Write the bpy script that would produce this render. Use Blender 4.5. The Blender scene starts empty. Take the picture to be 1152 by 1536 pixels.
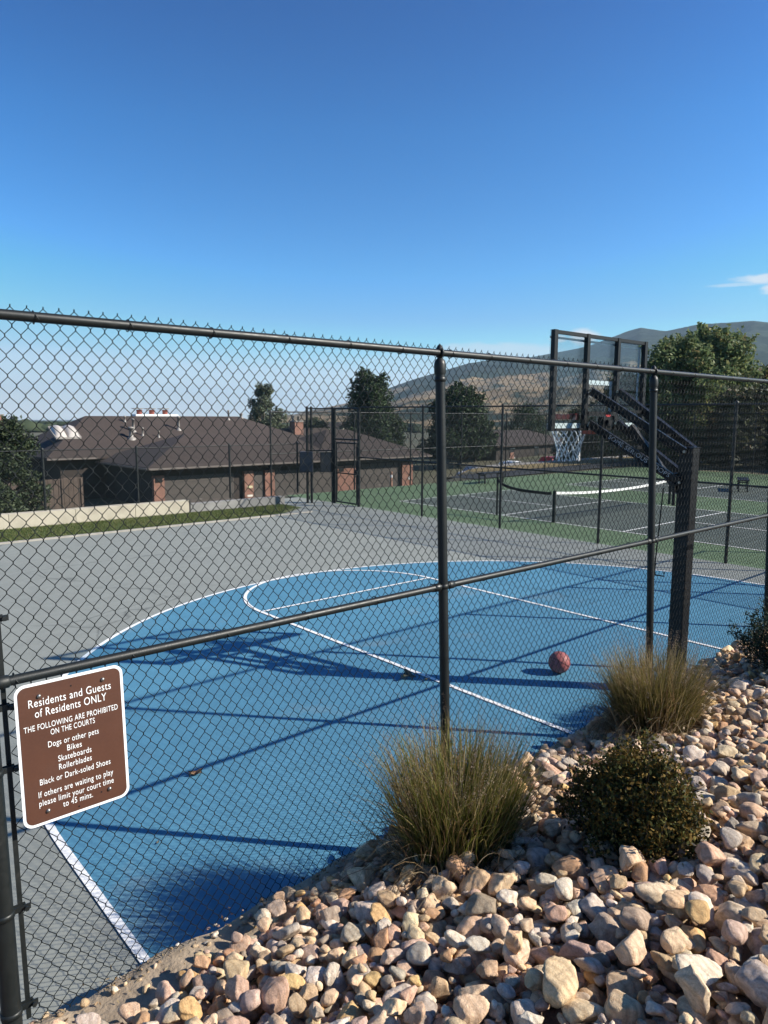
import bpy, math, random
import numpy as np
from mathutils import Vector, Matrix, Euler

random.seed(7); rng = np.random.default_rng(7)
S = bpy.context.scene
COL = S.collection
R = math.radians

# ------------------------------------------------------------------ render / colour management
S.render.engine = 'CYCLES'
S.view_settings.view_transform = 'Standard'
S.view_settings.look = 'None'
S.view_settings.gamma = 1.0
S.view_settings.exposure = 0.81
S.view_settings.use_curve_mapping = False
S.cycles.max_bounces = 8
S.cycles.transparent_max_bounces = 16
S.cycles.volume_bounces = 0
S.cycles.use_denoising = True

# ------------------------------------------------------------------ light
SUN_AZ = 311.7          # degrees from +X, counter-clockwise (where the sun stands)
SUN_EL = 32.95
sv = Vector((math.cos(R(SUN_AZ)) * math.cos(R(SUN_EL)), math.sin(R(SUN_AZ)) * math.cos(R(SUN_EL)), math.sin(R(SUN_EL))))
sl = bpy.data.lights.new('sun', 'SUN'); sl.energy = 5.0; sl.angle = R(0.53); sl.color = (1.0, 0.93, 0.82)
so = bpy.data.objects.new('sun', sl); COL.objects.link(so)
so.rotation_euler = (-sv).to_track_quat('-Z', 'Y').to_euler(); so.location = (20, -20, 30)

# ------------------------------------------------------------------ node helpers
def newmat(name):
    m = bpy.data.materials.new(name); m.use_nodes = True
    nt = m.node_tree; b = nt.nodes['Principled BSDF']
    return m, nt, b
def N(nt, typ, **kw):
    n = nt.nodes.new(typ)
    for k, v in kw.items(): setattr(n, k, v)
    return n
def ramp(nt, fac, stops, interp='LINEAR'):
    r = N(nt, 'ShaderNodeValToRGB'); cr = r.color_ramp; cr.interpolation = interp
    while len(cr.elements) < len(stops): cr.elements.new(0.5)
    for e, (p, c) in zip(cr.elements, stops):
        e.position = p; e.color = (*c, 1) if len(c) == 3 else c
    nt.links.new(fac, r.inputs['Fac']); return r.outputs['Color']
def noise(nt, scale, detail=4, rough=0.55, coord='Object', vec=None, distortion=0.0):
    if vec is None:
        tc = N(nt, 'ShaderNodeTexCoord'); vec = tc.outputs[coord]
    n = N(nt, 'ShaderNodeTexNoise'); n.inputs['Scale'].default_value = scale
    n.inputs['Detail'].default_value = detail; n.inputs['Roughness'].default_value = rough
    n.inputs['Distortion'].default_value = distortion
    nt.links.new(vec, n.inputs['Vector']); return n.outputs['Fac']
def bump(nt, b, h, strength=0.3, dist=0.01):
    bp = N(nt, 'ShaderNodeBump'); bp.inputs['Strength'].default_value = strength
    bp.inputs['Distance'].default_value = dist
    nt.links.new(h, bp.inputs['Height']); nt.links.new(bp.outputs['Normal'], b.inputs['Normal'])
def mixc(nt, fac, a, c, mode='MIX'):
    m = N(nt, 'ShaderNodeMix', data_type='RGBA', blend_type=mode)
    for sock, v in ((m.inputs[0], fac), (m.inputs[6], a), (m.inputs[7], c)):
        if hasattr(v, 'is_output'): nt.links.new(v, sock)
        elif isinstance(v, (int, float)): sock.default_value = v
        else: sock.default_value = (*v, 1)
    return m.outputs[2]
def mat(name, col, rough=0.6, var=0.25, scale=6.0, bmp=0.0, bscale=60.0, metal=0.0, spec=0.5, coord='Object', col2=None, detail=5):
    """plain surface: base colour broken up by two noises, optional fine bump"""
    m, nt, b = newmat(name)
    c2 = col2 or tuple(min(1, x * (1 + var)) for x in col); c1 = tuple(x * (1 - var) for x in col)
    f = noise(nt, scale, detail, 0.6, coord)
    nt.links.new(ramp(nt, f, [(0.3, c1), (0.5, col), (0.72, c2)]), b.inputs['Base Color'])
    b.inputs['Roughness'].default_value = rough; b.inputs['Metallic'].default_value = metal
    b.inputs['Specular IOR Level'].default_value = spec
    if bmp: bump(nt, b, noise(nt, bscale, 4, 0.6, coord), bmp, 0.01)
    return m

# ------------------------------------------------------------------ mesh helpers
class MB:
    def __init__(s): s.v = []; s.f = []; s.sm = []
    def add(s, vs, fs, smooth=False):
        o = len(s.v); s.v += [tuple(map(float, p)) for p in vs]
        s.f += [tuple(i + o for i in f) for f in fs]; s.sm += [smooth] * len(fs); return s
    def box(s, c, d, rot=None):
        x, y, z = d[0] / 2, d[1] / 2, d[2] / 2
        p = [Vector(q) for q in ((-x,-y,-z),(x,-y,-z),(x,y,-z),(-x,y,-z),(-x,-y,z),(x,-y,z),(x,y,z),(-x,y,z))]
        if rot is not None: p = [rot @ q for q in p]
        p = [q + Vector(c) for q in p]
        return s.add(p, [(0,3,2,1),(4,5,6,7),(0,1,5,4),(1,2,6,5),(2,3,7,6),(3,0,4,7)])
    def bx(s, x0, x1, y0, y1, z0, z1):
        return s.box(((x0+x1)/2, (y0+y1)/2, (z0+z1)/2), (abs(x1-x0), abs(y1-y0), abs(z1-z0)))
    def tube(s, path, r, n=8, cap=True):
        path = [Vector(p) for p in path]; m = len(path)
        rr = r if hasattr(r, '__len__') else [r] * m
        t0 = (path[1] - path[0]).normalized()
        up = Vector((0, 0, 1)) if abs(t0.z) < 0.9 else Vector((1, 0, 0))
        a = t0.cross(up).normalized(); vs = []
        for i, p in enumerate(path):
            t = (path[min(i+1, m-1)] - path[max(i-1, 0)]).normalized()
            a = (a - t * a.dot(t)).normalized(); b = t.cross(a)
            for k in range(n):
                th = 2 * math.pi * k / n; vs.append(p + (a * math.cos(th) + b * math.sin(th)) * rr[i])
        fs = [(i*n+k, i*n+(k+1) % n, (i+1)*n+(k+1) % n, (i+1)*n+k) for i in range(m-1) for k in range(n)]
        s.add(vs, fs, True)
        if cap: s.add(vs[:n], [tuple(range(n-1, -1, -1))]); s.add(vs[-n:], [tuple(range(n))])
        return s
    def beam(s, a, b, w, h, up=(0, 0, 1)):
        """rectangular bar from a to b, w sideways and h upwards"""
        a, b = Vector(a), Vector(b); t = (b - a).normalized(); sd = t.cross(Vector(up)).normalized(); u = sd.cross(t)
        vs = [p + sd * (w/2*i) + u * (h/2*j) for p in (a, b) for i, j in ((-1,-1),(1,-1),(1,1),(-1,1))]
        return s.add(vs, [(0,1,2,3),(7,6,5,4),(0,4,5,1),(1,5,6,2),(2,6,7,3),(3,7,4,0)])
    def lathe(s, prof, c=(0, 0, 0), n=16):
        vs = [(c[0]+r*math.cos(2*math.pi*k/n), c[1]+r*math.sin(2*math.pi*k/n), c[2]+z) for r, z in prof for k in range(n)]
        m = len(prof)
        fs = [(i*n+k, i*n+(k+1) % n, (i+1)*n+(k+1) % n, (i+1)*n+k) for i in range(m-1) for k in range(n)]
        return s.add(vs, fs, True)
    def build(s, name, m, parent=None, bevel=0.0):
        me = bpy.data.meshes.new(name); me.from_pydata(s.v, [], s.f)
        me.polygons.foreach_set('use_smooth', s.sm); me.materials.append(m); me.update()
        return link(name, me, parent, bevel)
def link(name, me, parent=None, bevel=0.0):
    o = bpy.data.objects.new(name, me); COL.objects.link(o)
    if parent is not None: o.parent = parent
    if bevel:
        md = o.modifiers.new('edge', 'BEVEL'); md.width = bevel; md.segments = 2; md.limit_method = 'ANGLE'
    return o
def np_mesh(name, v, quads, m, parent=None, smooth=False, tris=False):
    me = bpy.data.meshes.new(name); v = np.asarray(v, np.float32); q = np.asarray(quads, np.int32); k = q.shape[1]
    me.vertices.add(len(v)); me.vertices.foreach_set('co', v.ravel())
    me.loops.add(q.size); me.loops.foreach_set('vertex_index', q.ravel())
    me.polygons.add(len(q)); me.polygons.foreach_set('loop_start', np.arange(len(q), dtype=np.int32) * k)
    if smooth: me.polygons.foreach_set('use_smooth', np.ones(len(q), bool))
    me.update(calc_edges=True); me.materials.append(m)
    return link(name, me, parent)
def empty(name, loc, label, cat, group=None, rot=(0, 0, 0)):
    o = bpy.data.objects.new(name, None); COL.objects.link(o); o.empty_display_size = 0.2
    o.location = loc; o.rotation_euler = rot; return tag(o, label, cat, group)
def tag(o, label, cat=None, group=None):
    o['label'] = label
    if cat: o['category'] = cat
    if group: o['group'] = group
    return o
def struct(o, kind='structure', label=None):
    o['kind'] = kind
    if label: o['label'] = label
    return o
def grid_mesh(name, xs, ys, zf, m, kind='structure'):
    X, Y = np.meshgrid(xs, ys); Z = zf(X, Y); v = np.stack([X, Y, Z], -1).reshape(-1, 3)
    nx, ny = len(xs), len(ys); i = (np.arange(ny-1)[:, None] * nx + np.arange(nx-1)[None]).ravel()
    q = np.stack([i, i+1, i+nx+1, i+nx], 1)
    return struct(np_mesh(name, v, q, m, smooth=True), kind)
def sstep(a, b, x):
    t = np.clip((x - a) / (b - a), 0, 1); return t * t * (3 - 2 * t)

# ------------------------------------------------------------------ camera
EYE = 2.690; F = 1071.82; YAW = 0.84990; PITCH = -0.133789; ROLL = 0.005075
fw = Vector((math.cos(YAW)*math.cos(PITCH), math.sin(YAW)*math.cos(PITCH), math.sin(PITCH)))
r0 = Vector((math.sin(YAW), -math.cos(YAW), 0)); u0 = r0.cross(fw)
rv = r0*math.cos(ROLL) + u0*math.sin(ROLL); uv = u0*math.cos(ROLL) - r0*math.sin(ROLL)
cd = bpy.data.cameras.new('camera'); cam = bpy.data.objects.new('camera', cd); COL.objects.link(cam)
cam.matrix_world = Matrix(((rv.x, uv.x, -fw.x, 0), (rv.y, uv.y, -fw.y, 0), (rv.z, uv.z, -fw.z, EYE), (0, 0, 0, 1)))
cd.sensor_fit = 'VERTICAL'; cd.sensor_height = 36.0; cd.lens = F / 1536 * 36
cd.clip_start = 0.05; cd.clip_end = 40000
S.camera = cam

# ------------------------------------------------------------------ sky
w = bpy.data.worlds.new('World'); S.world = w; w.use_nodes = True; nt = w.node_tree
tc = N(nt, 'ShaderNodeTexCoord'); D = tc.outputs['Generated']
sep = N(nt, 'ShaderNodeSeparateXYZ'); nt.links.new(D, sep.inputs[0])
bg = nt.nodes['Background']
sky = N(nt, 'ShaderNodeTexSky', sky_type='NISHITA'); sky.sun_disc = False
sky.sun_elevation = R(SUN_EL); sky.sun_rotation = math.atan2(sv.x, sv.y)
sky.altitude = 1500; sky.air_density = 1.0; sky.dust_density = 0.5; sky.ozone_density = 2.0
def M(op, a, b=None, c=None):
    m = N(nt, 'ShaderNodeMath', operation=op)
    for i, v in enumerate((a, b, c)):
        if v is None: continue
        if hasattr(v, 'is_output'): nt.links.new(v, m.inputs[i])
        else: m.inputs[i].default_value = v
    return m.outputs[0]
az = M('ARCTAN2', sep.outputs[1], sep.outputs[0]); el = M('ARCSINE', sep.outputs[2])
cn = N(nt, 'ShaderNodeTexNoise'); cn.inputs['Scale'].default_value = 26; cn.inputs['Detail'].default_value = 7
cn.inputs['Roughness'].default_value = 0.55
sc = N(nt, 'ShaderNodeVectorMath', operation='MULTIPLY'); sc.inputs[1].default_value = (1, 1, 3.0)
nt.links.new(D, sc.inputs[0]); nt.links.new(sc.outputs[0], cn.inputs['Vector'])
def cloud(adeg, edeg, wa, we, dens, nw=1.25):      # adeg: degrees right of the view axis
    a = YAW - R(adeg)
    da = M('DIVIDE', M('SUBTRACT', az, a), R(wa)); de = M('DIVIDE', M('SUBTRACT', el, R(edeg)), R(we))
    d2 = M('ADD', M('MULTIPLY', da, da), M('MULTIPLY', de, de))
    core = M('SUBTRACT', 1.0, M('SQRT', d2))
    v = M('ADD', core, M('MULTIPLY', M('SUBTRACT', cn.outputs['Fac'], 0.47), nw))
    mr = N(nt, 'ShaderNodeMapRange', interpolation_type='SMOOTHSTEP'); nt.links.new(v, mr.inputs[0])
    mr.inputs[1].default_value = 0.10; mr.inputs[2].default_value = 0.60; mr.inputs[3].default_value = 0; mr.inputs[4].default_value = dens
    return M('MULTIPLY', mr.outputs[0], M('LESS_THAN', d2, 1.9))
masks = [cloud(27.4, 9.45, 3.0, 0.46, 0.8), cloud(28.6, 8.72, 1.7, 0.52, 0.9), cloud(25.2, 9.15, 2.4, 0.22, 0.4),
         cloud(15.2, 5.95, 1.6, 0.80, 1.0, 0.8), cloud(13.4, 5.85, 0.9, 0.45, 0.8, 0.9), cloud(9.0, 5.0, 7.0, 0.9, 0.5, 1.0), cloud(3.0, 4.3, 7.5, 0.7, 0.2)]
tot = masks[0]
for k in masks[1:]: tot = M('MAXIMUM', tot, k)
SKY_K = 0.050
clp = N(nt, 'ShaderNodeVectorMath', operation='MINIMUM'); nt.links.new(sky.outputs[0], clp.inputs[0]); clp.inputs[1].default_value = (4.3, 4.6, 5.0)
tnt = N(nt, 'ShaderNodeVectorMath', operation='MULTIPLY'); nt.links.new(clp.outputs[0], tnt.inputs[0]); tcol = ramp(nt, sep.outputs[2], [(0.000, (0.883, 0.831, 0.738)), (0.025, (0.814, 0.798, 0.712)), (0.051, (0.659, 0.705, 0.686)), (0.088, (0.504, 0.603, 0.643)), (0.128, (0.478, 0.557, 0.623)), (0.183, (0.422, 0.606, 0.616)), (0.350, (0.363, 0.636, 0.672)), (0.520, (0.310, 0.574, 0.666))])
tm2 = N(nt, 'ShaderNodeVectorMath', operation='SCALE'); tm2.inputs['Scale'].default_value = 1.3; nt.links.new(tcol, tm2.inputs[0]); nt.links.new(tm2.outputs[0], tnt.inputs[1])
sk = N(nt, 'ShaderNodeGamma'); nt.links.new(tnt.outputs[0], sk.inputs[0]); sk.inputs['Gamma'].default_value = 1.7
mx = N(nt, 'ShaderNodeMix', data_type='RGBA'); nt.links.new(tot, mx.inputs[0]); nt.links.new(sk.outputs[0], mx.inputs[6])
mx.inputs[7].default_value = (0.48/SKY_K, 0.50/SKY_K, 0.52/SKY_K, 1)
nt.links.new(mx.outputs[2], bg.inputs['Color']); bg.inputs['Strength'].default_value = SKY_K

# ------------------------------------------------------------------ materials
M_vinyl, nt, b = newmat('black_vinyl')
f1 = noise(nt, 14, 6, 0.7, distortion=1.0); f2 = noise(nt, 90, 5, 0.75); f3 = noise(nt, 300, 3, 0.6)
c = ramp(nt, f1, [(0.3, (0.010, 0.013, 0.013)), (0.6, (0.014, 0.017, 0.017)), (0.75, (0.032, 0.031, 0.028))])
nt.links.new(mixc(nt, ramp(nt, f2, [(0.66, (0,)*3), (0.74, (0.45,)*3)]), c, (0.085, 0.080, 0.070)), b.inputs['Base Color'])
nt.links.new(ramp(nt, f1, [(0.3, (0.36,)*3), (0.7, (0.55,)*3)]), b.inputs['Roughness']); b.inputs['Specular IOR Level'].default_value = 0.42; bump(nt, b, f3, 0.08, 0.01)
M_wire = mat('vinyl_wire', (0.008, 0.011, 0.012), 0.55, 0.1, 12, spec=0.22)
M_farwire = mat('far_vinyl', (0.012, 0.020, 0.018), 0.6, 0.1, 5, spec=0.3)
M_white = mat('white_paint', (0.80, 0.80, 0.78), 0.55, 0.05, 9)
M_steel = mat('bolt_steel', (0.42, 0.40, 0.37), 0.35, 0.25, 80, metal=0.9)
M_hoop = mat('hoop_black', (0.010, 0.011, 0.013), 0.45, 0.25, 10, 0.05, 200, spec=0.3)
M_conc = mat('weathered_concrete', (0.40, 0.31, 0.215), 0.9, 0.42, 7, 0.9, 45)
M_soil = mat('dry_soil', (0.30, 0.225, 0.16), 0.95, 0.4, 9, 0.8, 60)

def court_mat(name, col, worn, dark, gs=420.0):
    m, nt, b = newmat(name)
    big = noise(nt, 0.55, 5, 0.6); mid = noise(nt, 5.0, 6, 0.65, distortion=0.6); fine = noise(nt, gs, 2, 0.6)
    c = ramp(nt, big, [(0.32, dark), (0.5, col), (0.68, worn)])
    c = mixc(nt, 0.55, c, ramp(nt, mid, [(0.35, tuple(x*0.86 for x in col)), (0.65, tuple(min(1, x*1.12) for x in col))]))
    tcw = N(nt, 'ShaderNodeTexCoord'); wob = N(nt, 'ShaderNodeTexNoise'); wob.inputs['Scale'].default_value = 1.1; wob.inputs['Detail'].default_value = 5; nt.links.new(tcw.outputs['Object'], wob.inputs['Vector'])
    vm = N(nt, 'ShaderNodeMix', data_type='VECTOR'); vm.inputs[0].default_value = 0.35; nt.links.new(tcw.outputs['Object'], vm.inputs[4]); nt.links.new(wob.outputs['Color'], vm.inputs[5])
    vor = N(nt, 'ShaderNodeTexVoronoi', feature='DISTANCE_TO_EDGE'); vor.inputs['Scale'].default_value = 0.42; nt.links.new(vm.outputs[1], vor.inputs['Vector'])
    gate = noise(nt, 0.35, 2, 0.5); crk = ramp(nt, vor.outputs['Distance'], [(0.0, (0.45,)*3), (0.0035, (0.8,)*3), (0.006, (1.0,)*3)])
    crk = mixc(nt, ramp(nt, gate, [(0.46, (0,)*3), (0.56, (1,)*3)]), (1, 1, 1), crk); c = mixc(nt, 0.8, c, crk, 'MULTIPLY')
    scf = noise(nt, 2.3, 8, 0.75, distortion=2.0); dust = noise(nt, 0.9, 4, 0.6, distortion=0.8)
    c = mixc(nt, ramp(nt, scf, [(0.60, (0,)*3), (0.72, (0.30,)*3)]), c, tuple(0.55*x + 0.18 for x in worn)); c = mixc(nt, ramp(nt, dust, [(0.60, (0,)*3), (0.74, (0.28,)*3)]), c, (0.34, 0.33, 0.29))
    c = mixc(nt, ramp(nt, scf, [(0.24, (0.35,)*3), (0.34, (0,)*3)]), c, tuple(0.6*x for x in dark))
    sp = ramp(nt, fine, [(0.25, (0.80,)*3), (0.5, (1.0,)*3), (0.78, (1.16,)*3)])
    nt.links.new(mixc(nt, 1.0, c, sp, 'MULTIPLY'), b.inputs['Base Color'])
    b.inputs['Roughness'].default_value = 0.72; b.inputs['Specular IOR Level'].default_value = 0.35
    bump(nt, b, fine, 0.25, 0.004); return m
M_grey = court_mat('grey_acrylic', (0.306, 0.322, 0.292), (0.332, 0.350, 0.315), (0.276, 0.294, 0.27))
M_blue = court_mat('blue_acrylic', (0.093, 0.275, 0.412), (0.106, 0.30, 0.435), (0.08, 0.246, 0.386))
M_green = court_mat('green_acrylic', (0.125, 0.19, 0.095), (0.142, 0.21, 0.105), (0.108, 0.168, 0.086))
M_dgrey = court_mat('dark_grey_acrylic', (0.098, 0.118, 0.098), (0.112, 0.132, 0.11), (0.084, 0.102, 0.086))
M_asph = mat('asphalt', (0.055, 0.055, 0.057), 0.85, 0.2, 3, 0.3, 80)
m, nt, b = newmat('line_paint'); M_line = m
f1 = noise(nt, 30, 5, 0.7); nt.links.new(ramp(nt, f1, [(0.30, (0.55, 0.57, 0.58)), (0.45, (0.76, 0.76, 0.75)), (0.8, (0.83, 0.83, 0.81))]), b.inputs['Base Color'])
b.inputs['Roughness'].default_value = 0.7

def leaf_mat(name, stops, trans=0.25, rough=0.55):
    m, nt, b = newmat(name)
    g = N(nt, 'ShaderNodeNewGeometry'); c = ramp(nt, g.outputs['Random Per Island'], stops)
    nt.links.new(c, b.inputs['Base Color']); b.inputs['Roughness'].default_value = rough; b.inputs['Specular IOR Level'].default_value = 0.2
    t = N(nt, 'ShaderNodeBsdfTranslucent'); nt.links.new(c, t.inputs['Color'])
    mx = N(nt, 'ShaderNodeMixShader'); mx.inputs[0].default_value = trans
    nt.links.new(b.outputs[0], mx.inputs[1]); nt.links.new(t.outputs[0], mx.inputs[2])
    nt.links.new(mx.outputs[0], nt.nodes['Material Output'].inputs['Surface']); return m
M_bark = mat('bark', (0.11, 0.085, 0.065), 0.95, 0.4, 6, 0.7, 25)
M_palebark = mat('pale_bark', (0.34, 0.30, 0.25), 0.9, 0.3, 6, 0.5, 25)

# ------------------------------------------------------------------ ground, hills
def terrain(X, Y):
    r = np.hypot(X, Y)
    q = X / np.maximum(Y, 1.0); k = sstep(0.99, 1.2, q)*(Y > 1) ; st = 20.2 + 5.8*k
    z = -3.45 * sstep(st, st + 11 + 8*k, Y) * (1 - 0.35*sstep(50, 90, X))
    z = z - 0.05
    z = z - 0.013 * np.clip(r - 75, 0, 900) - 0.006 * np.clip(r - 975, 0, 20000)
    return z
def polar_grid(name, radii, azs, zf, m, kind='structure'):
    Rr, A = np.meshgrid(radii, azs); X = Rr*np.cos(A); Y = Rr*np.sin(A); Z = zf(X, Y, Rr, A)
    v = np.stack([X, Y, Z], -1).reshape(-1, 3); nx, ny = len(radii), len(azs)
    i = (np.arange(ny-1)[:, None]*nx + np.arange(nx-1)[None]).ravel()
    return struct(np_mesh(name, v, np.stack([i, i+1, i+nx+1, i+nx], 1), m, smooth=True), kind)

m, nt, b = newmat('valley_ground'); M_ground = m
f1 = noise(nt, 0.035, 8, 0.6); f2 = noise(nt, 1.3, 6, 0.65)
c = ramp(nt, f1, [(0.36, (0.035, 0.055, 0.022)), (0.46, (0.075, 0.085, 0.035)), (0.55, (0.125, 0.115, 0.065)), (0.70, (0.17, 0.145, 0.09))])
c = mixc(nt, 0.4, c, ramp(nt, f2, [(0.35, (0.05, 0.06, 0.025)), (0.6, (0.15, 0.125, 0.08))]))
nt.links.new(c, b.inputs['Base Color']); b.inputs['Roughness'].default_value = 0.95
radii = np.concatenate([np.linspace(0.01, 70, 71), np.geomspace(72, 9500, 70)])
azs = np.radians(np.concatenate([np.linspace(-40, 140, 181), np.linspace(144, 320, 45)]))
polar_grid('ground', radii, azs, lambda X, Y, r, a: terrain(X, Y) - 0.25*(r < 1) , M_ground)

# skyline measured as degrees right of the view axis -> tangent of elevation
SKA = np.array([-60, -20, -11, -7.2, -5.65, -3.0, -0.9, 2.35, 6.6, 9.7, 11.1, 15.7, 18.3, 19.2, 20.9, 23.3, 26.6, 28.3, 34, 45, 70])
SKE = np.array([0, 0, 0, 0.001, 0.0075, 0.017, 0.029, 0.0485, 0.0690, 0.077, 0.0785, 0.0925, 0.108, 0.112, 0.1065, 0.115, 0.117, 0.112, 0.105, 0.09, 0.05])
def fbm(x, y, seed, octs=6, lac=2.03, gain=0.52):
    g = np.random.default_rng(seed); tot = 0; amp = 1; fr = 1; nrm = 0
    for o in range(octs):
        t = 0
        for k in range(5):
            th = g.uniform(0, 2*np.pi); ph = g.uniform(0, 2*np.pi); s_ = g.uniform(0.7, 1.35)
            t = t + np.sin((x*np.cos(th) + y*np.sin(th))*fr*s_ + ph + 1.3*np.sin((x*np.sin(th) - y*np.cos(th))*fr*0.6 + ph*2))
        tot = tot + amp * t / 2.6; nrm += amp; amp *= gain; fr *= lac
    return tot / nrm
def hill_z(X, Y, r, a):
    deg = np.degrees(YAW - a)
    e = np.interp(deg, SKA, SKE)
    rr = 2600.0
    t = np.clip((r - 420) / (rr - 420), 0, 1)
    nz = fbm(X/230, Y/230, 3, 7); nb = fbm(X/900, Y/900, 9, 3)
    prof = 0.55*t**1.15 + 0.45*sstep(0.35, 1.0, t + 0.10*nb)
    back = np.clip((r - rr) / 1900, 0, 1)
    h = (rr*e + EYE) * prof
    ridged = (1 - np.abs(nz)) - 0.6
    h = h + np.clip(e/0.09, 0, 1) * (80*ridged*np.sin(np.pi*np.clip(t, 0, 1)) + 13*nz*np.sin(np.pi*np.clip(t*0.98, 0, 1)))
    h = h * (1 - back*back) - 40*back
    base = terrain(X, Y) - 3
    return np.where(e > 1e-4, base*(1-sstep(0, .3, t)) + np.maximum(h, base*0.3)*sstep(0, .12, t) , base - 5)
m, nt, b = newmat('scrub_hillside'); M_hill = m
f1 = noise(nt, 0.009, 9, 0.66); f2 = noise(nt, 0.06, 6, 0.72); f3 = noise(nt, 0.0022, 3, 0.5)
geo = N(nt, 'ShaderNodeNewGeometry'); sz = N(nt, 'ShaderNodeSeparateXYZ'); nt.links.new(geo.outputs['Position'], sz.inputs[0])
hm = N(nt, 'ShaderNodeMapRange'); nt.links.new(sz.outputs[2], hm.inputs[0]); hm.inputs[1].default_value = 55; hm.inputs[2].default_value = 230
def addn(nt, a, b_, op='ADD'):
    q = N(nt, 'ShaderNodeMath', operation=op)
    for i, v in enumerate((a, b_)):
        if hasattr(v, 'is_output'): nt.links.new(v, q.inputs[i])
        else: q.inputs[i].default_value = v
    return q.outputs[0]
mask = addn(nt, addn(nt, f1, addn(nt, hm.outputs[0], 0.42, 'MULTIPLY')), addn(nt, f3, 0.35, 'MULTIPLY'))
grassc = ramp(nt, f2, [(0.35, (0.20, 0.145, 0.085)), (0.6, (0.38, 0.27, 0.15)), (0.8, (0.26, 0.20, 0.115))])
scrub = ramp(nt, f2, [(0.38, (0.014, 0.026, 0.017)), (0.55, (0.030, 0.046, 0.027)), (0.72, (0.085, 0.082, 0.05))])
mr = N(nt, 'ShaderNodeMapRange'); nt.links.new(mask, mr.inputs[0]); mr.inputs[1].default_value = 0.64; mr.inputs[2].default_value = 0.70
tch = N(nt, 'ShaderNodeTexCoord'); vd = N(nt, 'ShaderNodeTexVoronoi'); vd.inputs['Scale'].default_value = 0.085; nt.links.new(tch.outputs['Object'], vd.inputs['Vector'])
gc = mixc(nt, ramp(nt, vd.outputs['Distance'], [(0.26, (0.85,)*3), (0.40, (0,)*3)]), grassc, (0.035, 0.048, 0.026))
nt.links.new(mixc(nt, mr.outputs[0], gc, scrub), b.inputs['Base Color']); b.inputs['Roughness'].default_value = 1.0
b.inputs['Specular IOR Level'].default_value = 0.1
hz_r = np.concatenate([np.linspace(420, 2700, 190), np.linspace(2740, 4500, 40)])
polar_grid('hills', hz_r, np.array([YAW - R(d) for d in np.linspace(62, -12, 420)]), hill_z, M_hill)

# ------------------------------------------------------------------ courts
D0 = 2.786                         # fence line
def sheet(name, poly, z, m):
    mb = MB(); mb.add([(x, y, z) for x, y in poly], [tuple(range(len(poly)))]); return struct(mb.build(name, m))
sheet('grey_court', [(-6, 2.2), (13.42, 2.2), (13.42, 19.6), (-6, 19.6)], 0.0, M_grey)
HX, HY3, R3 = 6.67, 4.42, 5.43
arc = [(HX - R3*math.cos(t), HY3 + R3*math.sin(t)) for t in np.linspace(0, math.pi, 97)]
sheet('blue_court', [(HX-R3, 2.3)] + arc + [(HX+R3, 2.3)], 0.004, M_blue)
def strip(mb, pts, w, z):
    pts = [Vector((x, y, 0)) for x, y in pts]; L = []; Rr = []
    for i, p in enumerate(pts):
        t = (pts[min(i+1, len(pts)-1)] - pts[max(i-1, 0)]).normalized(); n = Vector((-t.y, t.x, 0))
        L.append(p + n*w/2); Rr.append(p - n*w/2)
    k = len(pts)
    mb.add([(p.x, p.y, z) for p in L + Rr], [(i, k+i, k+i+1, i+1) for i in range(k-1)])
mb = MB(); strip(mb, [(HX-R3, 2.3)] + arc + [(HX+R3, 2.3)], 0.05, 0.008); struct(mb.build('three_point_line', M_line))
mb = MB()
fa = [(HX - 1.625*math.cos(t), 8.28 + 1.625*math.sin(t)) for t in np.linspace(0, math.pi, 49)]
strip(mb, [(HX-1.625, 2.3), (HX-1.625, 8.2)] + fa + [(HX+1.625, 8.2), (HX+1.625, 2.3)], 0.05, 0.012); struct(mb.build('key_line', M_line))
mb = MB(); strip(mb, [(HX-1.6, 8.28), (HX+1.6, 8.28)], 0.045, 0.0155); struct(mb.build('free_throw_line', M_line))

# pickleball courts on the green surface
sheet('green_court', [(13.42, -6), (36, -6), (36, 20.3), (13.42, 20.3)], 0.0, M_green)
for k, (x0, x1, y0, y1) in enumerate(((15.25, 20.75, 4.75, 16.6), (24.3, 29.8, 4.75, 16.6))):
    sheet('pickleball_court', [(x0, y0), (x1, y0), (x1, y1), (x0, y1)], 0.004, M_dgrey)
    mb = MB(); yc = 10.72; xm = (x0+x1)/2
    for pts in ([(x0, y0), (x0, y1)], [(x1, y0), (x1, y1)]): strip(mb, pts, 0.05, 0.008)
    for y in (y0, y1, yc-1.93, yc+1.72): strip(mb, [(x0, y), (x1, y)], 0.05, 0.012)
    strip(mb, [(xm, y0), (xm, yc-1.93)], 0.05, 0.016); strip(mb, [(xm, yc+1.72), (xm, y1)], 0.05, 0.016)
    struct(mb.build('pickleball_line', M_line))

# lawn strip behind the grey court with a pale concrete edge
mb = MB(); mb.bx(-8, 11.6, 16.24, 16.34, -0.06, 0.03); struct(mb.build('lawn_edging', mat('edging', (0.42, 0.39, 0.34), 0.9, 0.2, 4)))
m, nt, b = newmat('turf'); M_turf = m
f1 = noise(nt, 0.8, 5, 0.6); f2 = noise(nt, 30, 4, 0.6)
c = ramp(nt, f1, [(0.3, (0.07, 0.11, 0.03)), (0.55, (0.11, 0.14, 0.045)), (0.72, (0.24, 0.19, 0.09))])
nt.links.new(mixc(nt, 0.35, c, ramp(nt, f2, [(0.3, (0.03, 0.06, 0.015)), (0.7, (0.16, 0.18, 0.06))])), b.inputs['Base Color'])
b.inputs['Roughness'].default_value = 0.95
sheet('lawn', [(-8, 16.34), (10.6, 16.34), (11.9, 17.2), (11.9, 18.2), (-8, 18.2)], 0.02, M_turf)
n = 42000
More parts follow.
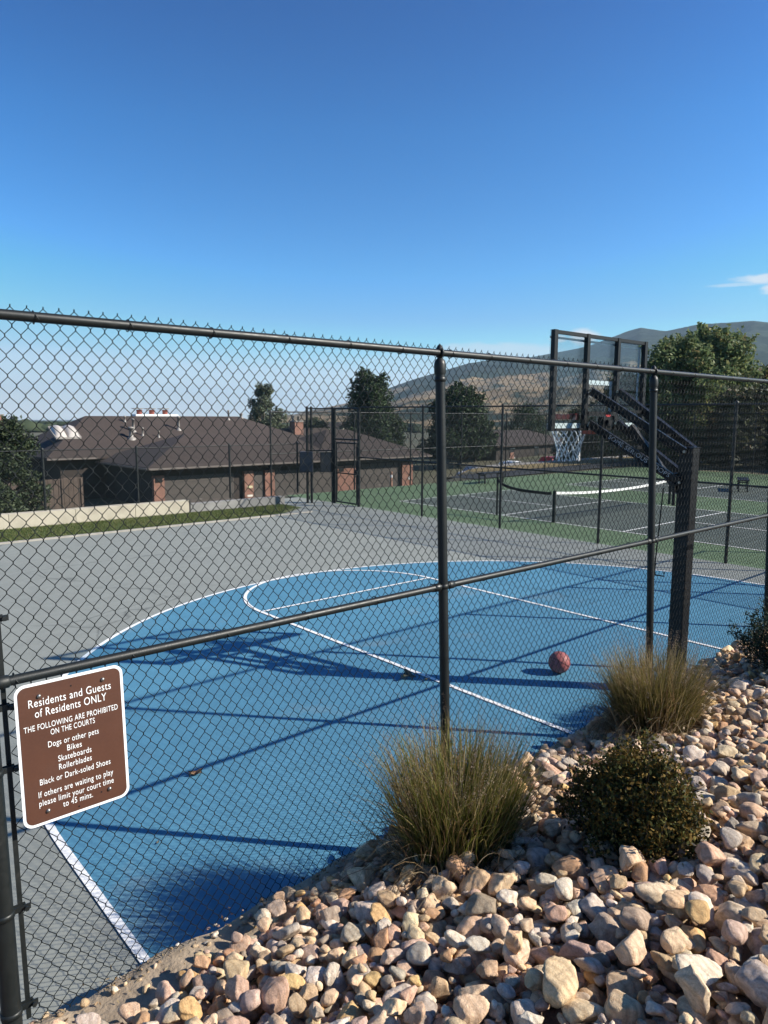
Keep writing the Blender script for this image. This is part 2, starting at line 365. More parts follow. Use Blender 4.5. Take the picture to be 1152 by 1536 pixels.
px_ = rng.uniform(-4, 11.8, n); py_ = rng.uniform(16.36, 18.15, n); keep = (px_ < 10.5) | (py_ > 16.4 + (px_-10.5)*0.7); px_ = px_[keep]; py_ = py_[keep]; n = len(px_)
hh = rng.uniform(0.02, 0.055, n); th = rng.uniform(0, 2*np.pi, n); ln = rng.uniform(-0.02, 0.02, (n, 2)); wd = 0.006
v = np.zeros((n, 3, 3)); v[:, 0] = np.stack([px_ - wd*np.cos(th), py_ - wd*np.sin(th), np.full(n, 0.02)], 1)
v[:, 1] = np.stack([px_ + wd*np.cos(th), py_ + wd*np.sin(th), np.full(n, 0.02)], 1)
v[:, 2] = np.stack([px_ + ln[:, 0], py_ + ln[:, 1], 0.02 + hh], 1)
M_blade = leaf_mat('lawn_blade', [(0.0, (0.06, 0.10, 0.025)), (0.6, (0.11, 0.15, 0.04)), (0.85, (0.18, 0.18, 0.07)), (1, (0.30, 0.25, 0.12))], 0.2)
o = np_mesh('lawn_grass', v.reshape(-1, 3), np.arange(3*n).reshape(-1, 3), M_blade); struct(o, 'stuff', 'mown green lawn grass along the far edge of the grey court')

# road, dry verge and pale pavement beyond the far fence
def band(name, y0, y1, z, m, x0=23.5, x1=75, k=0.0):
    xs = np.linspace(x0, x1, 40); mb = MB()
    vs = [(x, y0 + k*(x-22), terrain(np.array(x), np.array(y0+k*(x-22)))+z) for x in xs] + [(x, y1 + k*(x-22), terrain(np.array(x), np.array(y1+k*(x-22)))+z) for x in xs]
    mb.add(vs, [(i, i+1, 41+i, 40+i) for i in range(39)], True); return struct(mb.build(name, m))
band('path', 20.45, 22.3, 0.052, M_asph, k=0.05)
M_dry = mat('dry_verge_grass', (0.30, 0.22, 0.09), 0.95, 0.45, 2.2, 0.6, 20)
band('dry_verge', 22.3, 24.4, 0.056, M_dry, k=0.06)
band('pavement', 24.4, 25.4, 0.062, mat('pavement_slab', (0.40, 0.37, 0.33), 0.9, 0.15, 3), k=0.06)

# ------------------------------------------------------------------ gravel bank, curb
def zc(x): return 0.262 + 0.026*(np.clip(x, -1, 9) - 1)
SL = 0.31
def bank(X, Y): return zc(X) + 0.01 + SL*np.clip(2.55 - Y, 0, 4) + 0.0*X
grid_mesh('gravel_bank', np.linspace(-4, 16, 161), np.linspace(-5, 2.62, 100), lambda X, Y: bank(X, Y) - 0.03 + 0.012*fbm(X*3, Y*3, 5, 4), M_soil)
xs = np.linspace(-0.5, 18, 260); prof = [(2.50, -0.3), (2.50, 0.012), (2.56, 0.02), (2.80, 0.008), (2.862, -0.005), (2.868, -0.3)]
vs = []; ncp = len(prof)
for x in xs:
    for j, (y, dz) in enumerate(prof):
        jit = (0.016 if j > 2 else 0.008)*float(fbm(np.array(x*9.0), np.array(y*11.0), 21, 5)) if 0 < j < 5 else 0
        vs.append((x, y + jit*0.8, (float(zc(x)) + dz + jit) if 0 < j < 5 else -0.1 if j == 5 else 0.1))
fs = [(i*ncp+j, (i+1)*ncp+j, (i+1)*ncp+j+1, i*ncp+j+1) for i in range(len(xs)-1) for j in range(ncp-1)]
mb = MB(); mb.add(vs, fs, False); struct(mb.build('concrete_kerb', M_conc))

# ------------------------------------------------------------------ near chain-link fence
PX0 = 0.5606; PSP = 2.4158; LEAN = math.atan(0.1274 / 3.05)
ZT = 3.05; ZM = 1.70
fence = empty('chain_link_fence', (PX0, D0, 0), 'tall black chain-link fence running from the brown sign past the clumps of grass', 'fence', rot=(-LEAN, 0, 0))
def woven_mesh(name, x0, nw, ztop, zbot, Dw, Vh, r, sides, y, m, parent):
    """every wire zigzags between two columns of knots and hooks its neighbours"""
    a = r*0.95; V = []; Q = []; off = 0
    ang = np.linspace(0, 2*np.pi, sides, endpoint=False)
    for k in range(nw):
        xb = x0 + k*Dw/2; J = max(2, int((ztop - zbot(xb)) / (Vh/2)))
        j = np.arange(J+1); sd = (j + k) % 2
        x = xb + sd*Dw/2 + np.where(sd == 1, 0.55*r, -0.55*r); z = ztop - j*Vh/2
        yn = np.where(j % 2 == 0, a, -a); yp = -yn
        P = np.empty((2*(J+1), 3)); e = 0.0036
        P[0::2] = np.stack([x, y+yp, z+e], 1); P[1::2] = np.stack([x, y+yn, z-e], 1)
        P[:, 1] += 0.005*np.sin(P[:, 0]*3.1+1)*np.sin(P[:, 2]*2.3) ; P[:, 0] += 0.0022*np.sin(P[:, 2]*5+xb*2.3) + 0.0012*np.sin(P[:, 2]*23+xb*17); P[:, 2] += 0.003*np.sin(xb*4.1+P[:, 2]*1.7)
        T = np.gradient(P, axis=0); T /= np.linalg.norm(T, axis=1)[:, None]
        n2 = np.cross(T, np.array([0, 1.0, 0])); n2 /= np.linalg.norm(n2, axis=1)[:, None]; n1 = np.cross(n2, T)
        ring = P[:, None] + r*(np.cos(ang)[None, :, None]*n1[:, None] + np.sin(ang)[None, :, None]*n2[:, None])
        V.append(ring.reshape(-1, 3)); L = len(P)
        i = (np.arange(L-1)[:, None]*sides + np.arange(sides)[None]).ravel(); i2 = (np.arange(L-1)[:, None]*sides + (np.arange(sides)[None]+1) % sides).ravel()
        Q.append(np.stack([i, i2, i2+sides, i+sides], 1) + off); off += L*sides
    return np_mesh(name, np.concatenate(V), np.concatenate(Q), m, parent, smooth=True)
DW, VH, WR = 0.0570, 0.0733, 0.00165
woven_mesh('chain_link_mesh', 0.078, 172, ZT+0.043, lambda x: zc(x+PX0)+0.0, DW, VH, WR, 6, 0.034, M_wire, fence)
woven_mesh('chain_link_mesh', 0.078+172*DW/2, 250, ZT+0.043, lambda x: zc(x+PX0)+0.0, DW, VH, WR, 4, 0.034, M_wire, fence)
def ring(mb, c, axis, R_, r, n=14, k=6):
    ax = Vector(axis).normalized(); u = ax.orthogonal().normalized(); v = ax.cross(u)
    pts = [Vector(c) + (u*math.cos(2*math.pi*i/n) + v*math.sin(2*math.pi*i/n))*R_ for i in range(n+1)]
    mb.tube(pts, r, k, False)
for k in range(8):
    x = k*PSP; r = 0.036 if k == 0 else 0.0285
    mb = MB(); mb.tube([(x, 0, 0), (x, 0, 3.0 if k else 3.08)], r, 20); post = mb.build('post', M_vinyl, fence)
    mb = MB()
    if k == 0:
        mb.lathe([(0.040, 3.06), (0.040, 3.085), (0.03, 3.11), (0, 3.125)], (x, 0, 0), 20)
    else:
        mb.lathe([(r+0.004, 2.93), (r+0.006, 2.945), (r+0.006, 2.985), (r+0.001, 3.005), (0.015, 3.02)], (x, 0, 0), 20)
        ring(mb, (x, 0, 3.05), (1, 0, 0), 0.026, 0.008, 16, 8)
        mb.lathe([(0.024, 3.066), (0.014, 3.088), (0.0, 3.102)], (x, 0, 0), 12)
    mb.build('post_cap', M_vinyl, post)
    for z in ((2.90, ZM) if k else ()):
        mb = MB(); mb.lathe([(r, z-0.014), (r+0.004, z-0.012), (r+0.004, z+0.012), (r, z+0.014)], (x, 0, 0), 20); mb.build('brace_band', M_vinyl, post)
mb = MB(); mb.tube([(0.0, 0, ZT), (7*PSP, 0, ZT)], 0.0195, 16); mb.build('top_rail', M_vinyl, fence)
for k in range(7):
    a, e = k*PSP + 0.032, (k+1)*PSP - 0.030
    mb = MB(); mb.tube([(a, -0.003, ZM), (e, -0.003, ZM)], 0.0195, 16); rl = mb.build('middle_rail', M_vinyl, fence)
    for x, d in ((a, 1), (e, -1)):
        mb = MB(); mb.tube([(x, -0.003, ZM), (x+d*0.006, -0.003, ZM), (x+d*0.012, -0.003, ZM), (x+d*0.046, -0.003, ZM), (x+d*0.05, -0.003, ZM)], [0.014, 0.023, 0.0245, 0.0245, 0.0205], 16)
        mb.build('rail_end_cup', M_vinyl, rl)
for z, xs_ in ((ZT, np.arange(0.27, 12.2, 0.372)), (ZM, np.arange(0.12, 12.2, 0.44))):
    for x in xs_:
        mb = MB(); x += random.uniform(-0.03, 0.03); ring(mb, (x, 0.006, z), (1, random.uniform(-.15, .15), random.uniform(-.1, .1)), 0.0235, 0.0026, 14, 5)
        mb.tube([(x, -0.016, z+0.008), (x+0.004, -0.026, z-0.002), (x+0.012, -0.021, z-0.012)], 0.0024, 5); mb.build('tie_wire', M_vinyl, fence)
mb = MB(); mb.box((0.066, 0.030, (0.32+3.03)/2), (0.017, 0.008, 3.03-0.32)); mb.build('tension_bar', M_vinyl, fence)
for z in (2.85, 2.4, 1.94, 1.60, 1.36, 0.80, 0.40):
    mb = MB(); mb.lathe([(0.036, z-0.012), (0.0395, z-0.011), (0.0395, z+0.011), (0.036, z+0.012)], (0, 0, 0), 20)
    mb.box((0.062, -0.008, z+0.002), (0.066, 0.005, 0.022)); mb.box((0.055, 0.012, z+0.002), (0.05, 0.004, 0.022))
    mb.tube([(0.078, -0.024, z+0.002), (0.078, 0.024, z+0.002)], 0.0055, 8); mb.tube([(0.078, -0.026, z+0.002), (0.078, -0.018, z+0.002)], 0.010, 6)
    mb.build('tension_band', M_vinyl, fence)

def straight_mesh(name, L, z0, z1, Dw, Vh, r, m, parent, xf=None):
    """far mesh: straight diagonal wires both ways, clipped to the panel (x 0..L, z z0..z1)"""
    sl_ = Vh/Dw; H = z1 - z0; run = H/sl_; V = []; Q = []; o = 0
    for sgn in (1, -1):
        x = -run
        while x < L + 0.0:
            a0, a1 = x, x + run; xa, xb = max(a0, 0), min(a1, L)
            if xb - xa > 1e-3:
                za, zb = (xa-a0)/run*H + z0, (xb-a0)/run*H + z0
                if sgn < 0: za, zb = z0+z1-za, z0+z1-zb
                A = np.array([xa, 0.003*sgn, za]); B = np.array([xb, 0.003*sgn, zb]); t = (B-A)/np.linalg.norm(B-A); n2 = np.array([-t[2], 0, t[0]]); n1 = np.array([0, 1.0, 0])
                rg = [n1*r, -n1*r*0.5 + n2*r*0.87, -n1*r*0.5 - n2*r*0.87]
                V += [A+g for g in rg] + [B+g for g in rg]; Q += [[o, o+1, o+4, o+3], [o+1, o+2, o+5, o+4], [o+2, o, o+3, o+5]]; o += 6
            x += Dw
    return np_mesh(name, V, Q, m, parent)
def rail_fence(label, p0, p1, posts, h, rails, pr=0.03, rr=0.02, mesh=True, z0=0.0, name='chain_link_fence', Dw=0.057):
    p0 = Vector((*p0, z0)); p1 = Vector((*p1, z0)); d = p1 - p0; L = d.length
    f = empty(name, p0, label, 'fence', rot=(0, 0, math.atan2(d.y, d.x)))
    for x in posts:
        mb = MB(); mb.tube([(x, 0, 0), (x, 0, h+0.03)], pr, 10); mb.lathe([(pr+.006, h+0.02), (pr+.006, h+0.045), (0, h+0.075)], (x, 0, 0), 10); mb.build('post', M_vinyl, f)
    for z in rails:
        mb = MB(); mb.tube([(0, 0, z), (L, 0, z)], rr, 8); mb.build('rail', M_vinyl, f)
    if mesh: straight_mesh('chain_link_mesh', L, 0.03, h, Dw, Dw*1.28, 0.0022, M_farwire, f).location = (0, 0.03, 0)
    return f
XT = 13.42
rail_fence('black chain-link fence along the near side of the green pickleball courts', (XT, 16.35), (XT, -3.0), [16.35-y for y in (13.72, 11.02, 8.32, 5.62, 2.92, 0.22, -2.5)], 2.93, (2.93, 1.47))
rail_fence('tall chain-link fence along the far side of the green pickleball courts beyond the net', (12.75, 20.25), (37.5, 20.25), [0.05, 3.6, 6.4, 9.3, 12.2, 15.1, 18.0, 20.9, 23.8], 2.80, (2.80, 1.42), pr=0.028)
rail_fence('tall chain-link fence at the far end of the pickleball courts under the big maple', (36.2, 20.2), (36.2, -4), [0.0, 3.0, 6.0, 9.0, 12.0, 15.0, 18.0, 21.0], 2.9, (2.9, 1.45), pr=0.03)
rail_fence('low black chain-link fence standing on the pale retaining wall behind the lawn', (-4, 18.42), (12.72, 18.42), [1.0, 3.6, 6.25, 9.2, 11.52, 14.25, 16.6], 1.52, (1.52,), pr=0.03, rr=0.014, z0=0.3)
# corner bay and gate
gf = rail_fence('black chain-link corner bay with a dark utility box beside the court gate', (12.75, 18.1), (13.36, 17.62), [0.0, 0.13, 0.776], 2.90, (2.90, 1.62), pr=0.04)
mb = MB(); mb.box((-0.02, -0.14, 1.28), (0.40, 0.26, 0.62)); bxo = mb.build('utility_box', mat('box_dark_blue', (0.012, 0.018, 0.03), 0.5, 0.2), gf, 0.012)
mb = MB(); mb.bx(-0.2, 0.16, -0.29, -0.272, 1.0, 1.56); mb.build('box_door', mat('box_lid', (0.014, 0.022, 0.036), 0.5, 0.2), bxo)
gt = empty('court_gate', (13.40, 17.56, 0), 'narrow black chain-link gate leading onto the green court', 'gate', rot=(0, 0, -math.pi/2))
mb = MB(); mb.tube([(0.0, 0, 0), (0.0, 0, 2.92)], 0.042, 12); mb.build('gate_post', M_vinyl, gt)
mb = MB(); mb.tube([(1.17, 0, 0), (1.17, 0, 2.92)], 0.05, 12); mb.build('gate_post', M_vinyl, gt)
mb = MB(); mb.tube([(0, 0, 1.98), (1.17, 0, 1.98)], 0.026, 8); mb.tube([(0, 0, 2.90), (1.17, 0, 2.90)], 0.026, 8); mb.build('header_rail', M_vinyl, gt)
mb = MB(); q = [(0.09, 0, 0.06), (1.08, 0, 0.06), (1.08, 0, 1.87), (0.09, 0, 1.87), (0.09, 0, 0.06)]
for a, e in zip(q[:-1], q[1:]): mb.tube([a, e], 0.024, 8)
mb.tube([(0.09, 0, 0.95), (1.08, 0, 0.95)], 0.02, 8); leaf = mb.build('gate_leaf', M_vinyl, gt)
mb = MB(); mb.bx(1.04, 1.15, -0.05, 0.05, 0.98, 1.10); mb.build('latch', M_vinyl, leaf)
straight_mesh('gate_mesh', 1.0, 0.08, 1.86, 0.057, 0.073, 0.0022, M_farwire, leaf).location = (0.09, 0, 0)
straight_mesh('transom_mesh', 1.1, 2.0, 2.9, 0.057, 0.073, 0.0022, M_farwire, gt).location = (0.03, 0, 0)
sg = empty('notice_board', (13.16, 17.70, 0.98), 'small dark framed notice hung on the fence left of the court gate', 'notice board', rot=(0, 0, -0.67))
mb = MB(); mb.bx(-0.15, 0.15, -0.03, 0.0, 0, 0.58); mb.build('panel', mat('notice_dark', (0.03, 0.034, 0.036), 0.5, 0.3, 20), sg)
mb = MB(); mb.bx(-0.17, -0.15, -0.035, 0.0, -0.02, 0.6); mb.bx(0.15, 0.17, -0.035, 0, -0.02, 0.6); mb.bx(-0.15, 0.15, -0.035, 0, -0.02, 0); mb.bx(-0.15, 0.15, -0.035, 0, 0.58, 0.6); mb.build('frame', M_vinyl, sg)

# ------------------------------------------------------------------ rules sign on the fence
sgn = empty('rules_sign', (0.846, 2.797, 1.405), 'brown court rules sign with white border and lettering wired to the near fence', 'sign', rot=(-LEAN, 0, 0))
SW, SH = 0.406, 0.560
def rrect(w_, h_, rad, n=8):
    pts = []
    for cx, cz, a0 in ((w_/2-rad, h_/2-rad, 0), (-w_/2+rad, h_/2-rad, 90), (-w_/2+rad, -h_/2+rad, 180), (w_/2-rad, -h_/2+rad, 270)):
        for k in range(n+1):
            t = R(a0 + 90*k/n); pts.append((cx + rad*math.cos(t), cz + rad*math.sin(t)))
    return pts
def plate(poly, y0, y1):
    mb = MB(); k = len(poly)
    mb.add([(x, y0, z) for x, z in poly], [tuple(range(k))]); mb.add([(x, y1, z) for x, z in poly], [tuple(range(k-1, -1, -1))])
    vs = [(x, y0, z) for x, z in poly] + [(x, y1, z) for x, z in poly]
    mb.add(vs, [(i, k+i, k+(i+1) % k, (i+1) % k) for i in range(k)]); return mb
m, nt, b = newmat('sign_brown'); M_brown = m
f1 = noise(nt, 5, 4, 0.5); f2 = noise(nt, 130, 3, 0.6)
c = ramp(nt, f1, [(0.3, (0.095, 0.034, 0.018)), (0.55, (0.118, 0.043, 0.022)), (0.75, (0.115, 0.05, 0.032))])
nt.links.new(mixc(nt, 0.25, c, ramp(nt, f2, [(0.3, (0.07, 0.030, 0.02)), (0.7, (0.115, 0.052, 0.035))])), b.inputs['Base Color']); b.inputs['Roughness'].default_value = 0.5
M_swhite = mat('sign_white', (0.82, 0.82, 0.81), 0.5, 0.04, 30)
plate(rrect(SW, SH, 0.038), -0.0015, 0.0015).build('panel', M_swhite, sgn)
plate(rrect(SW-0.022, SH-0.022, 0.029), -0.0026, -0.0015).build('field', M_brown, sgn)
lines = [("Residents and Guests", .137, .76, .066), ("of Residents ONLY", .212, .66, .066), ("THE FOLLOWING ARE PROHIBITED", .308, .87, .047), ("ON THE COURTS", .364, .41, .047),
         ("Dogs or other pets", .447, .47, .049), ("Bikes", .507, .135, .049), ("Skateboards", .566, .31, .049), ("Rollerblades", .626, .305, .049), ("Black or Dark-soled Shoes", .696, .66, .049),
         ("If others are waiting to play", .781, .70, .050), ("please limit your court time", .843, .70, .050), ("to 45 mins.", .899, .28, .050)]
def text_mesh(txt, extr=0.0004, bold=0.0):
    cu = bpy.data.curves.new('t', 'FONT'); cu.body = txt; cu.align_x = 'CENTER'; cu.size = 1.0; cu.extrude = extr; cu.offset = bold; cu.resolution_u = 6; cu.space_character = 1.08
    o = bpy.data.objects.new('t', cu); COL.objects.link(o); bpy.context.view_layer.update()
    me = bpy.data.meshes.new_from_object(o.evaluated_get(bpy.context.evaluated_depsgraph_get()))
    v = np.empty(len(me.vertices)*3, np.float32); me.vertices.foreach_get('co', v); fs = [tuple(p.vertices) for p in me.polygons]
    bpy.data.objects.remove(o); bpy.data.curves.remove(cu); bpy.data.meshes.remove(me); return v.reshape(-1, 3), fs
for txt, yf, wf, hf_ in lines:
    mb = MB()
    v, fs = text_mesh(txt, 0.02, 0.0); wid = v[:, 0].max() - v[:, 0].min(); cx = (v[:, 0].max() + v[:, 0].min())/2
    sx = wf*SW/wid; sz_ = hf_*SH/0.83
    zt = SH/2 - yf*SH
    mb.add([((p[0]-cx)*sx - 0.002, -0.0033 - p[2]*0.02, zt + (p[1]-0.34)*sz_) for p in v], fs)
    mb.build('lettering', M_swhite, sgn)
for fx, fz in ((.21, .095), (.80, .083), (.80, .90), (.22, .91)):
    x, z = (fx-0.5)*SW, SH/2 - fz*SH; mb = MB()
    pts = [(0.0085, 0), (0.0085, 0.002), (0.0065, 0.006), (0.003, 0.0075), (0, 0.0078)]
    vs = [(x + r_*math.cos(2*math.pi*k/12), -0.0028 - h_, z + r_*math.sin(2*math.pi*k/12)) for r_, h_ in pts for k in range(12)]
    mb.add(vs, [(i*12+(k+1) % 12, i*12+k, (i+1)*12+k, (i+1)*12+(k+1) % 12) for i in range(4) for k in range(12)], True); mb.build('bolt', M_steel, sgn)
mb = MB()
for fx, fz in ((.5, .075), (.5, .955), (.72, .905)):
    x, z = (fx-0.5)*SW, SH/2 - fz*SH; mb.add([(x + 0.0035*math.cos(2*math.pi*k/10), -0.0030, z + 0.0035*math.sin(2*math.pi*k/10)) for k in range(10)], [tuple(range(10))])
mb.build('drill_hole', M_hoop, sgn)

# ------------------------------------------------------------------ basketball hoop
hp = empty('basketball_hoop', (HX, 3.20, 0), 'black pole-mounted basketball hoop with clear backboard and white net', 'basketball hoop')
mb = MB(); mb.bx(-0.07, 0.07, -0.07, 0.07, 0.012, 2.40); pole = mb.build('pole', M_hoop, hp, 0.008)
mb = MB(); mb.bx(-0.16, 0.16, -0.16, 0.16, 0.004, 0.022)
for x in (-0.125, 0.125):
    for y in (-0.125, 0.125): mb.tube([(x, y, 0.02), (x, y, 0.055)], 0.012, 6)
mb.build('base_plate', M_hoop, hp)
mb = MB(); mb.bx(-0.075, 0.075, -0.075, 0.075, 2.40, 2.412); mb.build('pole_cap', M_hoop, pole)
BY = 4.19 - 3.20; BW = 0.865; ZB0, ZB1 = 2.552, 3.515
mb = MB()
for x, ww in ((-BW+0.026, 0.052), (-0.285, 0.046), (0.285, 0.046), (BW-0.026, 0.052)): mb.bx(x-ww/2, x+ww/2, BY-0.034, BY+0.012, ZB0, ZB1)
xsq = [-BW+0.06, -0.31, 0.31, BW-0.06]; xs0 = [-BW+0.052, -0.262, 0.308]; xs1 = [-0.308, 0.262, BW-0.052]
for a, e in zip(xs0, xs1):
    mb.bx(a, e, BY-0.026, BY+0.010, ZB1-0.035, ZB1-0.002); 
mb.bx(-0.26, 0.26, BY-0.045, BY+0.008, 2.70, 2.745); mb.bx(-0.26, 0.26, BY-0.045, BY+0.008, ZB0, ZB0+0.03)
for a, e in ((xs0[0], xs1[0]), (xs0[2], xs1[2])): mb.bx(a, e, BY-0.045, BY+0.008, ZB0, ZB0+0.025)
fr = mb.build('backboard_frame', M_hoop, hp)
m, nt, b = newmat('clear_glass'); M_glass = m
nt.nodes.remove(b); tr = N(nt, 'ShaderNodeBsdfTransparent'); tr.inputs[0].default_value = (0.86, 0.90, 0.91, 1); gl = N(nt, 'ShaderNodeBsdfGlossy'); gl.inputs['Roughness'].default_value = 0.04
mx = N(nt, 'ShaderNodeMixShader'); mx.inputs[0].default_value = 0.05; nt.links.new(tr.outputs[0], mx.inputs[1]); nt.links.new(gl.outputs[0], mx.inputs[2])
nt.links.new(mx.outputs[0], nt.nodes['Material Output'].inputs['Surface'])
mb = MB(); mb.bx(-BW, BW, BY+0.013, BY+0.025, ZB0, ZB1); mb.build('glass_pane', M_glass, fr)
mb = MB(); yl0, yl1 = BY+0.0255, BY+0.0285; t_ = 0.043
mb.bx(-BW+0.005, BW-0.005, yl0, yl1, ZB1-0.078, ZB1-0.056); mb.bx(-BW+0.005, BW-0.005, yl0, yl1, ZB0+0.012, ZB0+0.075)
mb.bx(-BW+0.035, -BW+0.085, yl0, yl1, ZB0+0.075, ZB1-0.078); mb.bx(BW-0.095, BW-0.055, yl0, yl1, ZB0+0.075, ZB1-0.078); mb.build('white_border', M_white, fr)
mb = MB(); mb.bx(-0.27, 0.27, yl0, yl1, 3.02, 3.065); mb.bx(-0.27, -0.225, yl0, yl1, 2.68, 3.02); mb.bx(0.225, 0.27, yl0, yl1, 2.68, 3.02); mb.build('target_square', M_white, fr)
M_red = mat('red_decal', (0.42, 0.025, 0.03), 0.45, 0.15, 20)
M_dred = mat('dark_red_decal', (0.11, 0.018, 0.022), 0.45, 0.2, 20)
mb = MB(); mb.bx(-BW+0.09, -0.33, yl0, yl1, 2.665, 2.715); mb.build('decal_band', M_dred, fr)
mb = MB(); mb.add([(-0.47, yl1, 2.662), (-0.33, yl1, 2.662), (-0.33, yl1, 2.722), (-0.47, yl1, 2.722)], [(0, 1, 2, 3)]); mb.bx(-0.47, -0.33, yl1+.001, yl1+.003, 2.664, 2.72); mb.build('decal_patch', M_red, fr)
# rim and net
rc = BY + 0.025 + 0.135 + 0.20; ZR = 2.60
M_orange = mat('rim_orange', (0.45, 0.07, 0.03), 0.4, 0.15, 20)
mb = MB(); ring(mb, (0, rc, ZR), (0, 0, 1), 0.205, 0.009, 32, 8); ring(mb, (0, rc, ZR-0.028), (0, 0, 1), 0.205, 0.005, 32, 6)
for s_ in (-1, 1): mb.tube([(s_*0.07, BY+0.03, ZR), (s_*0.11, rc-0.16, ZR)], 0.009, 8)
mb.bx(-0.075, 0.075, BY+0.03, BY+0.15, ZR-0.09, ZR+0.012); rim = mb.build('rim', M_orange, hp)
mb = MB(); mb.bx(-0.10, 0.07, BY-0.12, BY-0.052, 2.575, 2.69); mb.bx(-0.055, 0.03, BY-0.15, BY-0.12, 2.60, 2.66); mb.build('rim_mount', M_hoop, hp)
mb = MB(); mb.bx(-0.07, 0.02, BY-0.125, BY-0.121, 2.692, 2.712); mb.build('mount_sticker', M_red, hp)
mb = MB(); nn = 12; lev = [(0.205, 0), (0.178, -0.07), (0.155, -0.14), (0.135, -0.21), (0.122, -0.29), (0.128, -0.37)]
for k in range(nn):
    for dr in (0.5, -0.5):
        pts = []
        for i, (r_, z_) in enumerate(lev):
            t = 2*math.pi*(k + dr*i)/nn + 0.12*math.sin(3*k+i); pts.append((r_*math.cos(t), rc + r_*math.sin(t), ZR - 0.012 + z_ + 0.008*math.sin(5*k+2*i)))
        mb.tube(pts, 0.0048, 5)
mb.build('net', mat('net_cord', (0.78, 0.78, 0.76), 0.8, 0.1, 40), rim)
# parallelogram arms
def arm(x0, x1, z0, z1, y0, y1, hgt=0.075):
    a = Vector((x0, y0, z0)); e = Vector((x1, y1, z1)); mb = MB(); mb.beam(a, e, 0.010, hgt)
    t = (e-a).normalized(); sd = t.cross(Vector((0, 0, 1))).normalized(); u = sd.cross(t)
    s2 = -sd if x0 < 0 else sd
    for k in (-1, 1): mb.beam(a + u*k*(hgt/2-0.004) + s2*0.0251*(-1 if x0 < 0 else -1), e + u*k*(hgt/2-0.004) + s2*0.0251*(-1), 0.040, 0.008)
    return mb, a, e
arms = []
for x0, x1 in ((-0.255, -0.086), (0.255, 0.086)):
    for za, ze in ((2.955, 2.37), (2.625, 2.075)):
        mb, a, e = arm(x0, x1, za, ze, BY-0.056, 0.0 if ze > 2.2 else 0.03); ar = mb.build('support_arm', M_hoop, hp); arms.append((ar, a, e))
        mb = MB()
        for p in (a, e): mb.tube([p + Vector((-0.02, 0, 0)), p + Vector((0.02, 0, 0))], 0.014, 8)
        mb.build('pivot_bolt', M_steel, ar)
ar, a, e = arms[1]           # lower arm on the left carries the slogan on its outer face
v, fs = text_mesh("SOME SERIOUS HOOPS", 0.01, 0.0); wid = v[:, 0].max() - v[:, 0].min(); t = (e-a).normalized(); L = (e-a).length
sd = t.cross(Vector((0, 0, 1))).normalized(); u = sd.cross(t); cx = (v[:, 0].max()+v[:, 0].min())/2; ln_ = 0.66*L
outn = sd if sd.x < 0 else -sd
mb = MB(); c0 = a + t*L*0.56 + outn*0.0056
mb.add([tuple(c0 + t*((p[0]-cx)*ln_/wid) + u*((p[1]-0.35)*0.062) + outn*(p[2]*0.05)) for p in v], fs); mb.build('slogan_lettering', mat('slogan_grey', (0.70, 0.71, 0.74), 0.5, 0.1, 20), ar)
for fa_, pair in ((0.33, (0, 2)), (0.72, (0, 2)), (0.40, (1, 3))):
    pa = arms[pair[0]][1].lerp(arms[pair[0]][2], fa_); pb = arms[pair[1]][1].lerp(arms[pair[1]][2], fa_); mb = MB(); mb.beam(pa + Vector((0.012, 0, -0.02)), pb - Vector((0.012, 0, 0.02)), 0.05, 0.03); mb.build('cross_brace', M_hoop, hp)
mb = MB(); mb.beam((0, 0.10, 2.0), (0, 0.62, 2.60), 0.055, 0.055); mb.tube([(0, 0.03, 1.93), (0, 0.14, 2.05)], 0.035, 10); mb.build('height_actuator', M_hoop, hp)
mb = MB(); mb.bx(-0.11, 0.11, 0.072, 0.12, 1.98, 2.16); mb.build('bracket', M_hoop, hp)
mb = MB(); mb.tube([(-0.16, 0.05, 2.02), (-0.16, 0.05, 1.86)], 0.016, 8); mb.build('actuator_handle', M_hoop, hp)
mb = MB(); mb.tube([(-0.15, 0.16, 2.02), (-0.15, 0.20, 1.30), (-0.15, 0.20, 1.16)], 0.007, 6); mb.tube([(-0.15, 0.20, 1.16), (-0.12, 0.12, 1.155), (-0.12, 0.12, 1.20)], 0.007, 6); mb.build('crank_rod', M_hoop, hp)
mb = MB(); mb.bx(0.071, 0.10, -0.05, 0.05, 1.62, 1.86); mb.build('lock_box', M_hoop, pole)

# ------------------------------------------------------------------ ball
m, nt, b = newmat('red_rubber'); f1 = noise(nt, 9, 5, 0.6)
nt.links.new(ramp(nt, f1, [(0.3, (0.34, 0.095, 0.09)), (0.6, (0.45, 0.13, 0.125)), (0.8, (0.50, 0.17, 0.155))]), b.inputs['Base Color']); b.inputs['Roughness'].default_value = 0.6
vz = N(nt, 'ShaderNodeTexVoronoi'); vz.inputs['Scale'].default_value = 190; tcx = N(nt, 'ShaderNodeTexCoord'); nt.links.new(tcx.outputs['Object'], vz.inputs['Vector']); bump(nt, b, vz.outputs['Distance'], 0.35, 0.002)
ball = empty('basketball', (6.19, 4.23, 0.008), 'worn red basketball resting on the blue court', 'basketball', rot=(0.5, 0.3, 0.9)); BR = 0.114
ball.location.z = 0.008 + BR
mb = MB(); nu, nv = 32, 18
mb.lathe([(max(1e-4, BR*math.sin(math.pi*i/nv)), -BR*math.cos(math.pi*i/nv)) for i in range(nv+1)], (0, 0, 0), nu); mb.build('ball_cover', m, ball)
mb = MB(); M_seam = mat('seam_black', (0.02, 0.015, 0.015), 0.7, 0.1)
for ax in ((1, 0, 0), (0, 0, 1)): ring(mb, (0, 0, 0), ax, BR, 0.0022, 40, 5)
